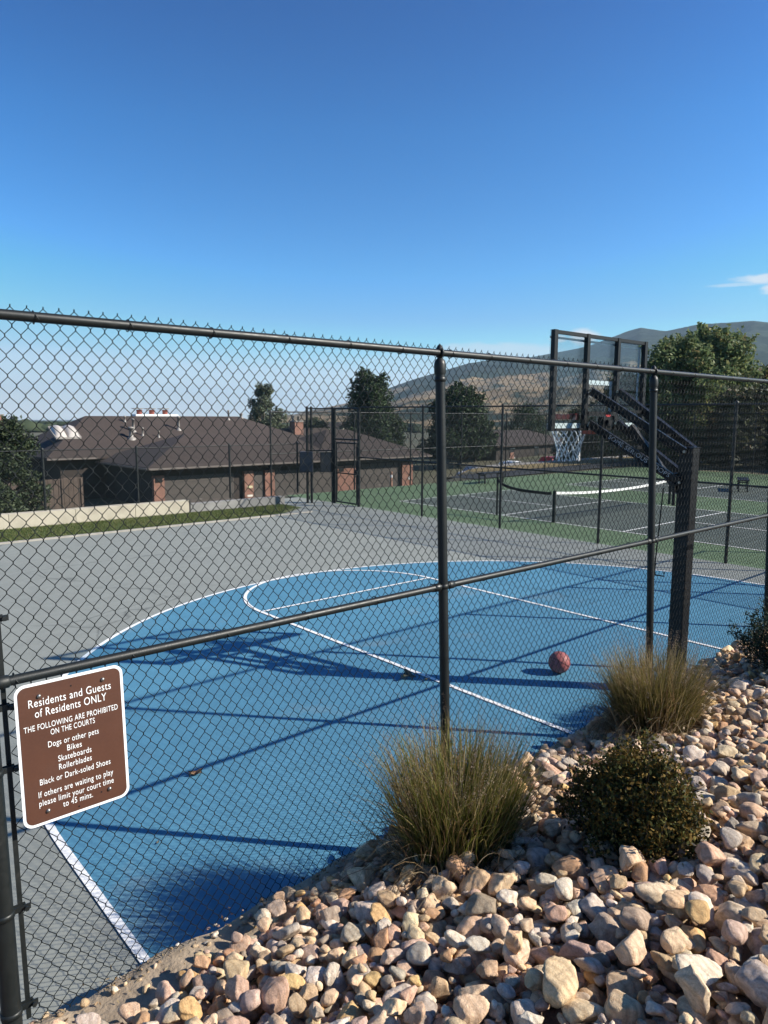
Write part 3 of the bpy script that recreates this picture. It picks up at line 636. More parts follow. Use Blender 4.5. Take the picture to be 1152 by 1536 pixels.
for s_ in (-1, 1): mb.tube([Vector((s_*(0.42+0.30*math.cos(2*t)), math.cos(t)*0.8, math.sin(t)*0.8)).normalized()*BR for t in np.linspace(0, 2*math.pi, 41)], 0.0022, 5, False)
mb.build('seam', M_seam, ball)

# fallen leaves on the court
M_dleaf = mat('dead_leaf', (0.30, 0.17, 0.09), 0.8, 0.4, 60); M_gleaf = mat('grey_leaf', (0.14, 0.13, 0.09), 0.85, 0.4, 60)
def dead_leaf(x, y, z, s, m, label, seed):
    g = random.Random(seed); mb = MB()
    for k in range(2 if s > 0.05 else 1):
        prof = [(-1, 0.04), (-0.6, 0.35), (-0.2, 0.5), (0.2, 0.42), (0.6, 0.25), (1, 0.02)]; rot = Euler((g.uniform(-.3, .3), g.uniform(-.3, .3), g.uniform(0, 6))).to_matrix(); off = Vector((g.uniform(-.4, .4), g.uniform(-.4, .4), 0.35))*s; vs = []
        for t, wd_ in prof:
            for q_ in (-1, 0, 1): vs.append(rot @ Vector((t*s, q_*wd_*s*g.uniform(.8, 1.2), (0.35*t*t + 0.45*abs(q_)*(0.5-0.3*t))*s)) + off)
        mb.add(vs, [(i*3+j, (i+1)*3+j, (i+1)*3+j+1, i*3+j+1) for i in range(5) for j in range(2)], True)
    o = mb.build('fallen_leaf', m); zmin = min(p[2] for p in mb.v); o.location = (x, y, z - zmin + 0.002); tag(o, label, 'leaf', 'dead leaves on the court')
dead_leaf(2.28, 4.74, 0.004, 0.055, M_dleaf, 'curled brown dead leaf on the blue court near the rules sign', 3)
dead_leaf(4.87, 5.14, 0.012, 0.085, M_gleaf, 'ragged grey-brown dead leaf lying on the white key line', 5)
dead_leaf(4.94, 4.98, 0.012, 0.045, M_gleaf, 'small curled grey leaf beside the ragged one on the key line', 8)
dead_leaf(1.70, 4.10, 0.004, 0.018, M_gleaf, 'tiny dark leaf scrap on the blue court below the sign', 9)

# ------------------------------------------------------------------ nets and benches on the green courts
def court_net(x0, x1, y, label):
    nr = empty('pickleball_net', (x0, y, 0), label, 'net'); L = x1-x0
    for x in (0, L):
        mb = MB(); mb.tube([(x, 0, 0), (x, 0, 0.80)], 0.045, 12); mb.lathe([(0.05, 0.79), (0.05, 0.81), (0, 0.83)], (x, 0, 0), 12); mb.build('net_post', M_farwire, nr)
    xs_ = np.linspace(0.04, L-0.04, 40); top = 0.79 - 0.11*(1-((xs_-L/2)/(L/2))**2)
    mb = MB(); mb.add([(x, -0.012, t) for x, t in zip(xs_, top)] + [(x, -0.012, t-0.065) for x, t in zip(xs_, top)] + [(x, 0.012, t-0.065) for x, t in zip(xs_, top)] + [(x, 0.012, t) for x, t in zip(xs_, top)],
        [(r_*40+i, r_*40+i+1, ((r_+1) % 4)*40+i+1, ((r_+1) % 4)*40+i) for r_ in range(4) for i in range(39)]); mb.build('net_tape', M_white, nr)
    V = []; Q = []; o = 0
    def wire(A, B, r=0.0016):
        nonlocal o
        A = np.array(A); B = np.array(B); t = (B-A)/np.linalg.norm(B-A); n2 = np.array([-t[2], 0, t[0]]); n1 = np.array([0, 1.0, 0])
        for P in (A, B): V.extend([P+n1*r, P-n1*r*.5+n2*r*.87, P-n1*r*.5-n2*r*.87])
        Q.extend([[o, o+1, o+4, o+3], [o+1, o+2, o+5, o+4], [o+2, o, o+3, o+5]]); o += 6
    for x in np.arange(0.06, L-0.05, 0.045): wire((x, 0, 0.05), (x, 0, float(np.interp(x, xs_, top))-0.03))
    for z in np.arange(0.06, 0.70, 0.045):
        for i in range(39): wire((xs_[i], 0, z*top[i]/0.75), (xs_[i+1], 0, z*top[i+1]/0.75))
    np_mesh('net_mesh', V, Q, M_farwire, nr); return nr
court_net(15.25, 21.3, 10.76, 'pickleball net with bright white top tape on the nearer court')
def bench(x, y, rz, label):
    bn = empty('bench', (x, y, 0.004), label, 'bench', 'benches on the green courts', (0, 0, rz))
    mb = MB(); [mb.bx(-0.75, 0.75, yy, yy+0.085, 0.40, 0.44) for yy in (-0.19, -0.095, 0.0, 0.095)]; mb.build('seat', M_hoop, bn)
    for xx in (-0.6, 0.6):
        mb = MB(); mb.bx(xx-0.03, xx+0.03, -0.17, -0.13, 0, 0.40); mb.bx(xx-0.03, xx+0.03, 0.12, 0.16, 0, 0.40); mb.bx(xx-0.03, xx+0.03, -0.13, 0.12, 0.33, 0.37); mb.build('leg', M_hoop, bn)
bench(22.4, 18.9, 0.05, 'dark backless bench on the green court left of the sagging black net'); bench(27.5, 11.1, 0.42, 'dark backless bench on the green court right of the hoop pole')
# the sagging black divider net between two poles on the near side of the court
dn = empty('divider_net', (15.15, 12.55, 0), 'sagging black divider net running up to the white-taped net post', 'net')
mb = MB(); mb.tube([(0, 0, 0), (0, 0, 1.06)], 0.03, 10); mb.build('net_pole', M_farwire, dn)
ys_ = np.linspace(0, -1.76, 24); tt = ys_/-1.76; top = 1.04 - 0.26*tt - 0.14*np.sin(np.pi*tt**0.55); top[-1] = 0.80
vs = []
for dy, dz in ((-0.014, 0), (-0.014, -0.075), (0.014, -0.075), (0.014, 0)): vs += [(dy, y, t+dz) for y, t in zip(ys_, top)]
mb = MB(); mb.add(vs, [(r_*24+i, r_*24+i+1, ((r_+1) % 4)*24+i+1, ((r_+1) % 4)*24+i) for r_ in range(4) for i in range(23)]); mb.build('net_band', M_hoop, dn)

# ------------------------------------------------------------------ retaining walls behind the lawn
M_cream = mat('cream_concrete', (0.52, 0.47, 0.37), 0.9, 0.18, 2.5, 0.5, 30)
M_gconc = mat('grey_concrete', (0.27, 0.265, 0.25), 0.9, 0.2, 2.5, 0.5, 30)
wl = empty('retaining_wall', (8.85, 18.2, 0), 'low cream concrete retaining wall at the far left behind the lawn', 'wall')
mb = MB()
for k in range(9): x = -13.6 + k*1.512; mb.bx(x, x+1.505, 0, 0.30, -1.2, 0.36 + 0.004*(k % 2))
mb.build('wall_panel', M_cream, wl, 0.008)
wl2 = empty('retaining_wall', (8.92, 18.26, 0), 'lower grey concrete retaining wall between the cream wall and the corner gate', 'wall')
mb = MB()
for k in range(2): mb.bx(k*1.55, k*1.55+1.54, 0, 0.26, -1.2, 0.245)
mb.build('wall_panel', M_gconc, wl2, 0.008)
mb = MB(); mb.bx(-0.06, -0.005, -0.02, 0.30, -0.5, 0.36); mb.build('end_post', mat('tar_joint', (0.03, 0.03, 0.032), 0.9), wl2)

# ------------------------------------------------------------------ houses
def brick_mat(name, c1, c2, mortar):
    m, nt, b = newmat(name); tc = N(nt, 'ShaderNodeTexCoord'); mp = N(nt, 'ShaderNodeMapping'); mp.inputs['Rotation'].default_value = (R(90), 0, 0)
    nt.links.new(tc.outputs['Object'], mp.inputs[0]); br = N(nt, 'ShaderNodeTexBrick'); nt.links.new(mp.outputs[0], br.inputs[0])
    br.inputs['Color1'].default_value = (*c1, 1); br.inputs['Color2'].default_value = (*c2, 1); br.inputs['Mortar'].default_value = (*mortar, 1); br.inputs['Scale'].default_value = 1.0
    br.inputs['Brick Width'].default_value = 0.22; br.inputs['Row Height'].default_value = 0.075; br.inputs['Mortar Size'].default_value = 0.01
    f = noise(nt, 2.2, 5, 0.6); nt.links.new(mixc(nt, 1.0, br.outputs['Color'], ramp(nt, f, [(0.3, (0.75,)*3), (0.7, (1.2,)*3)]), 'MULTIPLY'), b.inputs['Base Color']); b.inputs['Roughness'].default_value = 0.9; return m
M_brick = brick_mat('red_brick', (0.27, 0.105, 0.07), (0.34, 0.15, 0.10), (0.30, 0.22, 0.18))
m, nt, b = newmat('brown_shingles'); M_roof = m
f1 = noise(nt, 0.5, 6, 0.6); f2 = noise(nt, 7, 4, 0.7)
wv = N(nt, 'ShaderNodeTexWave', bands_direction='Z'); wv.inputs['Scale'].default_value = 4.2; wv.inputs['Distortion'].default_value = 1.5; wv.inputs['Detail'].default_value = 3
tcx = N(nt, 'ShaderNodeTexCoord'); nt.links.new(tcx.outputs['Object'], wv.inputs['Vector'])
c = ramp(nt, f1, [(0.3, (0.048, 0.034, 0.029)), (0.6, (0.066, 0.048, 0.041)), (0.75, (0.082, 0.06, 0.05))])
c = mixc(nt, 0.55, c, ramp(nt, f2, [(0.3, (0.036, 0.026, 0.022)), (0.7, (0.095, 0.07, 0.058))])); c = mixc(nt, 0.5, c, ramp(nt, wv.outputs['Fac'], [(0.1, (0.45,)*3), (0.4, (1,)*3)]), 'MULTIPLY')
nt.links.new(c, b.inputs['Base Color']); b.inputs['Roughness'].default_value = 0.9
M_fascia = mat('brown_fascia', (0.045, 0.034, 0.028), 0.7, 0.2, 3)
M_siding = mat('dark_brown_siding', (0.040, 0.030, 0.026), 0.85, 0.25, 3)
M_gdoor = mat('brown_garage_door', (0.085, 0.072, 0.064), 0.7, 0.12, 2)
M_gutter = mat('gutter_metal', (0.20, 0.17, 0.15), 0.4, 0.15, 3)
M_vent = mat('vent_metal', (0.32, 0.29, 0.26), 0.5, 0.2, 5)
M_red2 = mat('flue_clay', (0.36, 0.11, 0.08), 0.8, 0.2, 5)
def hip(parent, x0, x1, y0, y1, ze, zr, rx0, rx1, ry, name='roof'):
    """hip roof as a closed shell 0.14 thick at the eaves"""
    mb = MB(); e = [(x0, y0, ze), (x1, y0, ze), (x1, y1, ze), (x0, y1, ze)]; r_ = [(rx0, ry, zr), (rx1, ry, zr)]; lo = [(a, b_, ze-0.16) for a, b_, _ in e]
    mb.add(e + r_ + lo, [(0, 1, 5, 4), (1, 2, 5), (2, 3, 4, 5), (3, 0, 4), (0, 6, 7, 1), (1, 7, 8, 2), (2, 8, 9, 3), (3, 9, 6, 0), (9, 8, 7, 6)]); return mb.build(name, M_roof, parent)
def gutter(parent, a, e_):
    mb = MB(); mb.beam(a, e_, 0.11, 0.12); return mb.build('gutter', M_gutter, parent)
def vent_pipe(roof, x, y, z, h, r=0.07):
    mb = MB(); mb.lathe([(r*2.4, -0.25), (r*2.2, 0.02), (r*1.1, 0.10), (r, 0.12), (r, h), (r*1.5, h), (r*1.5, h+0.12), (0, h+0.16)], (x, y, z), 10); mb.build('vent_pipe', M_vent, roof)
def garage_door(parent, x0, x1, y, z0, z1):
    mb = MB(); n = 5
    for k in range(n): a = z0 + (z1-z0)*k/n; mb.bx(x0, x1, y-0.05, y, a, a+(z1-z0)/n-0.025)
    mb.bx(x0, x1, y-0.02, y+0.01, z0, z1); d = mb.build('garage_door', M_gdoor, parent)
    mb = MB(); mb.bx((x0+x1)/2-0.12, (x0+x1)/2+0.12, y-0.08, y-0.05, z0+0.35, z0+0.39); mb.build('handle', M_vent, d)
ZG = -3.45
hs = empty('brick_house', (26, 45, ZG), 'long low house with brown hip roofs and brick garage piers left of the gate', 'house')
def L(x, y, z): return (x-26, y-45, z-ZG)
def hipw(x0, x1, y0, y1, ze, zr, a, b_, ry): return hip(hs, x0-26, x1-26, y0-45, y1-45, ze-ZG, zr-ZG, a-26, b_-26, ry-45)
mb = MB(); mb.bx(*[v for p in zip(L(19.42, 45.25, ZG), L(33.0, 60, -0.8)) for v in p]); mb.build('wall', M_siding, hs)
mb = MB(); mb.bx(*[v for p in zip(L(33.0, 45.25, ZG), L(43.0, 56, -0.8)) for v in p]); mb.build('wall', M_siding, hs)
mb = MB(); mb.bx(*[v for p in zip(L(16.3, 53.7, ZG-.2), L(40.0, 65, -0.45)) for v in p]); mb.build('wall', M_siding, hs)
rfA = hipw(18.85, 34.6, 44.35, 54.6, -0.70, 1.33, 24.0, 32.6, 49.5)
rfB = hipw(32.2, 44.4, 44.30, 54.7, -0.66, 1.50, 37.0, 39.2, 49.6)
rfC = hipw(15.2, 41.0, 52.9, 65.6, -0.36, 2.56, 20.1, 34.0, 59.2)
gutter(hs, L(18.8, 44.28, -0.80), L(44.4, 44.22, -0.76)); gutter(hs, L(18.78, 44.4, -0.80), L(18.78, 53.5, -0.80)); gutter(hs, L(15.2, 52.84, -0.46), L(18.7, 52.84, -0.46))
for x0, x1, y in ((19.43, 20.16, 45), (26.18, 26.92, 45), (27.9, 28.72, 45), (34.6, 36.42, 45), (41.56, 42.82, 45)):
    mb = MB(); mb.bx(*[v for p in zip(L(x0, 44.95, ZG), L(x1, 45.28, -1.30)) for v in p]); pr = mb.build('brick_pier', M_brick, hs)
    if x0 in (19.43, 34.6):
        mb = MB(); xx = x0+0.12; mb.bx(*[v for p in zip(L(xx, 44.90, -1.72), L(xx+0.46, 44.95, -1.46)) for v in p]); mb.build('house_number_plate', M_hoop, pr)
    if x0 == 26.18:
        for z0, h_, col in ((-2.52, 0.16, (0.72, 0.66, 0.40)), (-3.14, 0.13, (0.8, 0.78, 0.7))):
            mb = MB(); mb.bx(*[v for p in zip(L(x0+0.2, 44.90, z0), L(x0+0.62, 44.95, z0+h_)) for v in p]); mb.build('notice_plate', mat('plate', col, 0.6, 0.1), pr)
    if x0 == 41.56:
        mb = MB(); mb.bx(*[v for p in zip(L(x0+0.7, 44.88, -2.75), L(x0+0.95, 44.95, -2.5)) for v in p]); mb.build('meter_box', M_white, pr)
for x0, x1 in ((20.2, 25.42), (28.76, 34.2), (37.05, 41.2)): garage_door(hs, x0-26, x1-26, 0.20, 0.02, 2.05 if x0 < 36 else 2.2)
mb = MB(); mb.bx(*[v for p in zip(L(26.98, 45.12, ZG), L(27.86, 45.2, -1.38)) for v in p]); dr = mb.build('door', M_gdoor, hs)
mb = MB(); mb.tube([L(27.74, 45.06, -2.45), L(27.74, 45.12, -2.45)], 0.03, 8); mb.build('handle', M_vent, dr)
# roof furniture
def roofz(y): return -0.36 + (y-52.9)/(59.2-52.9)*2.92
for xx in (17.15, 18.05):
    mb = MB(); n = 12; y0, y1 = 55.6, 57.3; vs = []; 
    for i in range(n+1):
        for j in range(n+1):
            u_, v_ = i/n, j/n; y = y0 + (y1-y0)*v_; vs.append(L(xx + (u_-0.5)*0.86, y, roofz(y) + 0.06 + 0.42*(max(0, math.sin(math.pi*u_))**0.6)*(max(0, math.sin(math.pi*v_))**0.6)))
    mb.add(vs, [(i*(n+1)+j, (i+1)*(n+1)+j, (i+1)*(n+1)+j+1, i*(n+1)+j+1) for i in range(n) for j in range(n)], True); sk_ = mb.build('skylight', mat('skylight_dome', (0.62, 0.56, 0.50), 0.25, 0.1), rfC)
    mb = MB(); [mb.beam(L(a, y_, roofz(y_)+0.04), L(b_, y2, roofz(y2)+0.04), 0.08, 0.14) for a, y_, b_, y2 in ((xx-.45, y0, xx+.45, y0), (xx-.45, y1, xx+.45, y1), (xx-.45, y0, xx-.45, y1), (xx+.45, y0, xx+.45, y1))]; mb.build('kerb_frame', M_vent, sk_)
for x, y, h, r in ((22.3, 55.5, 0.75, 0.16), (22.95, 56.6, 0.9, 0.10), (23.4, 55.9, 0.5, 0.06), (26.9, 56.8, 1.0, 0.10), (24.6, 55.6, 0.4, 0.05), (22.9, 58.2, 0.35, 0.07), (32.6, 58.6, 0.7, 0.07), (34.1, 58.9, 0.3, 0.09), (28.4, 55.2, 0.3, 0.05)):
    vent_pipe(rfC, x-26, y-45, roofz(min(y, 59))-ZG, h, r)
mb = MB(); mb.bx(*[v for p in zip(L(24.3, 59.3, 2.2), L(28.1, 60.3, 2.72)) for v in p]); ch = mb.build('chimney', M_white, rfC)
for x in (24.8, 25.9, 27.1):
    mb = MB(); mb.lathe([(0.22, 0), (0.22, 0.32), (0.26, 0.32), (0.26, 0.38), (0.15, 0.38), (0.15, 0.32)], L(x, 59.8, 2.72), 14); mb.build('flue_pot', M_red2, ch)
    mb = MB(); mb.box(L(x-0.15, 59.8, 3.20), (0.75, 0.7, 0.06)); [mb.box(L(x-0.15+dx, 59.8, 3.13), (0.04, 0.04, 0.2)) for dx in (-.3, .3)]; mb.build('flue_cap', M_vent, ch)
# second house behind with a brick chimney
def small_house(name, label, x, y, zg, w_, d_, hw, hr, wallm, rz=0.0, chim=None, group=None):
    h = empty(name, (x, y, zg), label, 'house', group, (0, 0, rz)); mb = MB(); mb.bx(-w_/2, w_/2, -d_/2, d_/2, -1.0, hw); mb.build('wall', wallm, h)
    rf = hip(h, -w_/2-0.6, w_/2+0.6, -d_/2-0.6, d_/2+0.6, hw+0.08, hw+hr, -w_/2+d_*0.35, w_/2-d_*0.35, 0)
    for k in range(3):
        mb = MB(); xx = -w_/2 + w_*(k+0.6)/3.2; mb.bx(xx-0.6, xx+0.6, -d_/2-0.03, -d_/2+0.02, 0.9, 2.1); wn = mb.build('window', mat('dark_window', (0.03, 0.035, 0.04), 0.15, 0.1), h)
        mb = MB(); mb.bx(xx-0.68, xx+0.68, -d_/2-0.05, -d_/2-0.031, 0.82, 0.9); mb.bx(xx-0.68, xx+0.68, -d_/2-0.05, -d_/2-0.031, 2.1, 2.18); mb.build('frame', M_white, wn)
    if chim:
        for cx, cy, cw, top in chim:
            mb = MB(); mb.bx(cx-cw/2, cx+cw/2, cy-0.5, cy+0.5, hw, top); c_ = mb.build('chimney', M_brick, rf)
            mb = MB(); mb.bx(cx-cw/2-0.08, cx+cw/2+0.08, cy-0.58, cy+0.58, top, top+0.12); mb.box((cx-0.1, cy, top+0.62), (0.9, 0.7, 0.06)); [mb.box((cx-0.1+dx, cy, top+0.36), (0.05, 0.4, 0.5)) for dx in (-.35, .35)]; mb.build('chimney_cap', M_vent, c_)
    return h
small_house('brick_house', 'brown-roofed house with a broad brick chimney behind the dark juniper', 13.0, 70, -3.9, 16, 10, 2.7, 2.4, M_brick, 0, [(1.6, -1.5, 3.2, 6.45), ])
small_house('brick_house', 'house with a slim brick chimney beyond the long garage roof', 46.0, 66, -3.9, 13, 10, 2.6, 2.6, M_siding, 0, [(-1.6, -1.0, 1.1, 5.9)])
hb = small_house('brown_house', 'low brown-roofed house with a brick end beyond the dry verge', 82, 67, -3.7, 20, 11, 2.5, 1.9, M_siding, 0.10)
mb = MB(); mb.bx(4.6, 5.9, -5.62, -5.52, 0, 1.6); mb.build('brick_pier', M_brick, hb); mb = MB(); mb.bx(-6.8, -5.9, -5.62, -5.52, 0, 1.6); mb.build('brick_pier', M_brick, hb)
k = 0
for x, y, w_, rzz, lab in ((150, 210, 14, .2, 'tiny pale house far down the valley, nearest to the slim chimney'), (172, 238, 16, -.1, 'tiny pale house far down the valley, second from the slim chimney'), (205, 262, 14, .3, 'tiny tan house far down the valley below the hazy ridge'), (250, 300, 20, 0, 'tiny wide pale house far down the valley under the left hill foot')):
    small_house('valley_house', lab, x, y, float(terrain(np.array(x), np.array(y)))-0.3, w_, 9, 3.4, 2.2, (M_cream, M_gutter)[k % 2], rzz, None, 'far houses in the valley'); k += 1

# wooden fence beside the long house
M_wood = mat('weathered_brown_wood', (0.115, 0.085, 0.068), 0.9, 0.3, 2.5, 0.4, 20)
wf = empty('wooden_fence', (11.0, 48.0, -3.5), 'brown vertical-board wooden fence beside the dark juniper', 'fence'); zb = 0.0
for k in range(16):
    mb = MB(); x = k*0.31; mb.bx(x, x+0.285, -0.02, 0.0, 0.05, 1.98 + 0.05*(k // 4) + random.uniform(-.01, .01)); mb.build('board', M_wood, wf)
for k in range(5): mb = MB(); x = k*1.2 - 0.03; mb.bx(x, x+0.1, -0.09, -0.022, 0, 2.06); mb.build('post', M_wood, wf)
mb = MB(); mb.bx(0, 4.95, 0.0, 0.05, 0.4, 0.5); mb.bx(0, 4.95, 0.0, 0.05, 1.6, 1.7); mb.build('rail', M_wood, wf)
mp_ = empty('marker_post', (38.2, 42.6, float(terrain(np.array(38.2), np.array(42.6)))), 'thin orange-white marker post in front of the right garage door', 'marker post')
mb = MB(); mb.tube([(0, 0, -0.1), (0, 0, 1.75)], 0.09, 10); mb.build('post', mat('marker_orange', (0.55, 0.30, 0.20), 0.6, 0.15), mp_); mb = MB(); mb.lathe([(0.095, 1.3), (0.095, 1.5)], (0, 0, 0), 10); mb.build('band', M_white, mp_)

# ------------------------------------------------------------------ parked vehicles beyond the verge
def car(x, y, rz, paint, label, tall=1.45, long_=4.4):
    z = float(terrain(np.array(x), np.array(y))) + 0.02; c = empty('parked_car', (x, y, z), label, 'car', 'cars parked beyond the dry verge', (0, 0, rz)); l = long_/2
    prof = [(-l, .35), (-l, .75), (-l*.92, .92), (-l*.62, .98), (-l*.42, tall), (l*.30, tall), (l*.58, .98), (l*.93, .84), (l, .62), (l, .35)]
    mb = MB(); k = len(prof)
    for w_, s in ((0.86, 0),): 
        vs = [(px, sy*(0.86 if pz < 1.0 else 0.68), pz) for sy in (-1, 1) for px, pz in prof]; mb.add(vs, [tuple(range(k)), tuple(range(2*k-1, k-1, -1))] + [(i, k+i, k+(i+1) % k, (i+1) % k) for i in range(k)])
    body = mb.build('body', paint, c, 0.04)
    gm = mat('car_glass', (0.02, 0.025, 0.03), 0.08)
    for sy in (-1, 1):
        mb = MB(); q = [(-l*.55, 1.02), (-l*.40, tall-.08), (l*.27, tall-.08), (l*.50, 1.02)]; vs = [(px, sy*(0.875 if pz < 1.1 else 0.72), pz) for px, pz in q]; mb.add(vs, [(0, 1, 2, 3)]); mb.build('side_window', gm, body)
    for sx in (-0.62, 0.62):
        for sy in (-1, 1):
            mb = MB(); mb.tube([(sx*l, sy*0.70, .33), (sx*l, sy*0.88, .33)], .33, 16); wh = mb.build('wheel', M_hoop, c); mb = MB(); mb.tube([(sx*l, sy*0.875, .33), (sx*l, sy*0.895, .33)], .20, 12); mb.build('rim', M_vent, wh)
    for sy in (-.6, .6): mb = MB(); mb.box((l-0.01, sy, .68), (.06, .28, .14)); mb.build('headlight', M_white, c)
car(66.0, 47.2, 0.15, mat('red_paint', (0.50, 0.03, 0.03), 0.3, 0.1), 'red parked car below the brown roof beyond the dry verge')
car(52.0, 45.6, 0.10, mat('silver_paint', (0.55, 0.56, 0.58), 0.3, 0.1), 'silver parked car between the round dark tree and the brown house')
car(58.8, 47.0, 0.12, mat('white_car_paint', (0.75, 0.75, 0.76), 0.3, 0.1), 'white parked car left of the red car')

# ------------------------------------------------------------------ trees
def leaf_cloud(pos, size, g, aspect=0.5, up=0.25):
    n = len(pos); nrm = g.normal(size=(n, 3)); nrm[:, 2] = np.abs(nrm[:, 2])*0.6 + up; nrm /= np.linalg.norm(nrm, axis=1)[:, None]
    u = np.cross(nrm, g.normal(size=(n, 3))); u /= np.linalg.norm(u, axis=1)[:, None]; v = np.cross(nrm, u); s = size*g.uniform(0.6, 1.3, n)[:, None]
    q = np.stack([pos - u*s, pos + v*s*aspect, pos + u*s + nrm*s*0.25, pos - v*s*aspect], 1); return q.reshape(-1, 3), np.arange(4*n).reshape(-1, 4)
def tree(name, x, y, h, cr, seed, mleaf, label, group=None, trunk_h=0.3, nl=7000, leaf=0.16, shape='round', zoff=0, mbark=None, dens=1.0, lobes=16, open_=0.0, z=None, cat='tree', sprigs=0):
    g = np.random.default_rng(seed); zt = float(terrain(np.array(x), np.array(y))) + zoff if z is None else z
    t = empty(name, (x, y, zt), label, cat, group); th = h*trunk_h; mbark = mbark or M_bark
    C = []
    for k in range(lobes):
        f = (k+0.5)/lobes; zz = th*0.75 + (h - th*0.75)*(0.10 + 0.85*f)
        if shape == 'cone': rad = cr*(1.0 - 0.82*f)*(0.55+0.6*min(1, f*5))
        elif shape == 'broad': rad = cr*(1 - abs(2*f-0.95)**3*0.75)
        elif shape == 'dome': rad = cr*math.sqrt(max(0.02, 1-(f*0.97)**2.2))
        else: rad = cr*math.sqrt(max(0.05, 1-(2*f-0.9)**2*0.85))
        a = k*2.399 + g.uniform(-.4, .4); d = rad*g.uniform(0.35, 0.80); lr = (0.40 if shape != 'cone' else 0.36)*cr*g.uniform(0.65, 1.15)*(1.0 if shape != 'cone' else (1.15-0.75*f))
        C.append((d*math.cos(a), d*math.sin(a), zz - lr*0.3, lr))
    mb = MB(); rt = max(0.05, h*0.022); lean = g.uniform(-.03, .03, 2)*h
    tp = [(lean[0]*f, lean[1]*f, -0.15 + (h*0.82+0.15)*f) for f in np.linspace(0, 1, 7)]; mb.tube(tp, [rt*(1.35 if i == 0 else 1-0.14*i) for i in range(7)], 9)
    for cx, cy, cz, lr in C:
        f0 = min(0.9, max(0.12, (cz - 0.30*h*0.6)/(h*0.82))*0.8); p0 = Vector((lean[0]*f0, lean[1]*f0, h*0.82*f0)); p2 = Vector((cx, cy, cz)); p1 = p0.lerp(p2, 0.5) + Vector((0, 0, -0.06*h*0.5))
        mb.tube([p0, p1, p2], [rt*0.45, rt*0.30, rt*0.10], 6)
        for q in range(3):
            dd = Vector(g.normal(size=3)).normalized()*lr*0.8; mb.tube([p1.lerp(p2, 0.6), p2 + dd*0.5, p2 + dd], [rt*0.18, rt*0.10, rt*0.04], 5)
    mb.build('trunk', mbark, t)
    w_ = np.array([c[3]**2 for c in C]); w_ /= w_.sum(); cnt = g.multinomial(nl, w_); P = []
    for (cx, cy, cz, lr), n in zip(C, cnt):
        d = g.normal(size=(n, 3)); d /= np.linalg.norm(d, axis=1)[:, None]; rr = lr*(g.uniform(0, 1, n)**0.42)
        bumpy = 1 + 0.28*np.sin(d[:, 0]*5+cx*3)*np.sin(d[:, 1]*5+cy*2+1)*np.sin(d[:, 2]*4+cz)+0.12*np.sin(d[:, 0]*13+cz)*np.sin(d[:, 2]*11+cx)
        p = np.array([cx, cy, cz]) + d*(rr*bumpy)[:, None]*np.array([1.0, 1.0, 0.82])
        if open_ > 0:
            kf = fbm(p[:, 0]*2.2/cr*1.6, p[:, 1]*2.2/cr*1.6 + p[:, 2]*1.9/cr*1.6, seed, 3) > (open_-0.7); p = p[kf]
        P.append(p)
    if sprigs:
        allp = np.concatenate(P); ctr = np.array([0, 0, h*0.55]); rel = allp - ctr; far = np.argsort(-np.linalg.norm(rel*np.array([1, 1, 1.15]), axis=1))[:max(600, nl//8)]
        for ii in g.choice(far, sprigs, replace=False):
            p0 = allp[ii]; dr = (p0-ctr)/np.linalg.norm(p0-ctr) + np.array([0, 0, 0.25]) + g.normal(0, .45, 3); dr /= np.linalg.norm(dr); ln = g.uniform(0.25, 0.75)
            mb2 = 26; tt = g.uniform(0, 1, mb2); P.append(p0 + dr*(tt*ln)[:, None] + g.normal(0, 0.11, (mb2, 3))*(1.1-0.6*tt)[:, None])
    P = np.concatenate(P); P = P[P[:, 2] > th*0.45]
    v, q = leaf_cloud(P, leaf, g); np_mesh('crown', v, q, mleaf, t); return t
L_dark = leaf_mat('dark_green_leaf', [(0, (0.030, 0.052, 0.026)), (0.5, (0.054, 0.088, 0.040)), (1, (0.085, 0.12, 0.055))], 0.2)
L_jun = leaf_mat('juniper_needle', [(0, (0.032, 0.048, 0.026)), (0.6, (0.055, 0.078, 0.040)), (1, (0.095, 0.115, 0.062))], 0.15)
L_maple = leaf_mat('maple_leaf', [(0, (0.115, 0.17, 0.08)), (0.55, (0.21, 0.275, 0.12)), (0.9, (0.30, 0.325, 0.135)), (1, (0.38, 0.29, 0.14))], 0.45)
L_pale = leaf_mat('grey_green_leaf', [(0, (0.095, 0.125, 0.075)), (0.6, (0.15, 0.18, 0.11)), (1, (0.22, 0.24, 0.165))], 0.25)
L_bush = leaf_mat('bush_leaf', [(0, (0.038, 0.054, 0.024)), (0.6, (0.07, 0.088, 0.038)), (0.9, (0.12, 0.12, 0.055)), (1, (0.22, 0.16, 0.10))], 0.25)
L_mix = leaf_mat('autumn_tinted_leaf', [(0, (0.075, 0.11, 0.045)), (0.6, (0.14, 0.18, 0.07)), (0.85, (0.24, 0.23, 0.09)), (1, (0.36, 0.23, 0.13))], 0.35)
G1 = 'trees around the courts'
tree('juniper_tree', 9.4, 40.5, 6.2, 2.35, 11, L_jun, 'dense dark juniper at the left edge in front of the wooden fence', G1, 0.12, 14000, 0.11, 'dome', lobes=22)
tree('juniper_tree', 8.2, 38.2, 3.2, 1.5, 12, L_jun, 'lower dark juniper bush at the foot of the tall juniper', G1, 0.1, 5000, 0.10, 'dome', lobes=12)
tree('leafy_tree', 15.6, 68, 6.0, 1.5, 13, L_pale, 'small grey-green tree top beside the broad brick chimney', G1, 0.3, 3500, 0.12, 'round', lobes=10)
tree('sparse_tree', 43.0, 69.5, 9.9, 3.6, 14, L_pale, 'thin grey-green tree with pale branches standing behind the long brown roof', G1, 0.35, 9500, 0.15, 'cone', mbark=M_palebark, sprigs=60, lobes=20, open_=0.15)
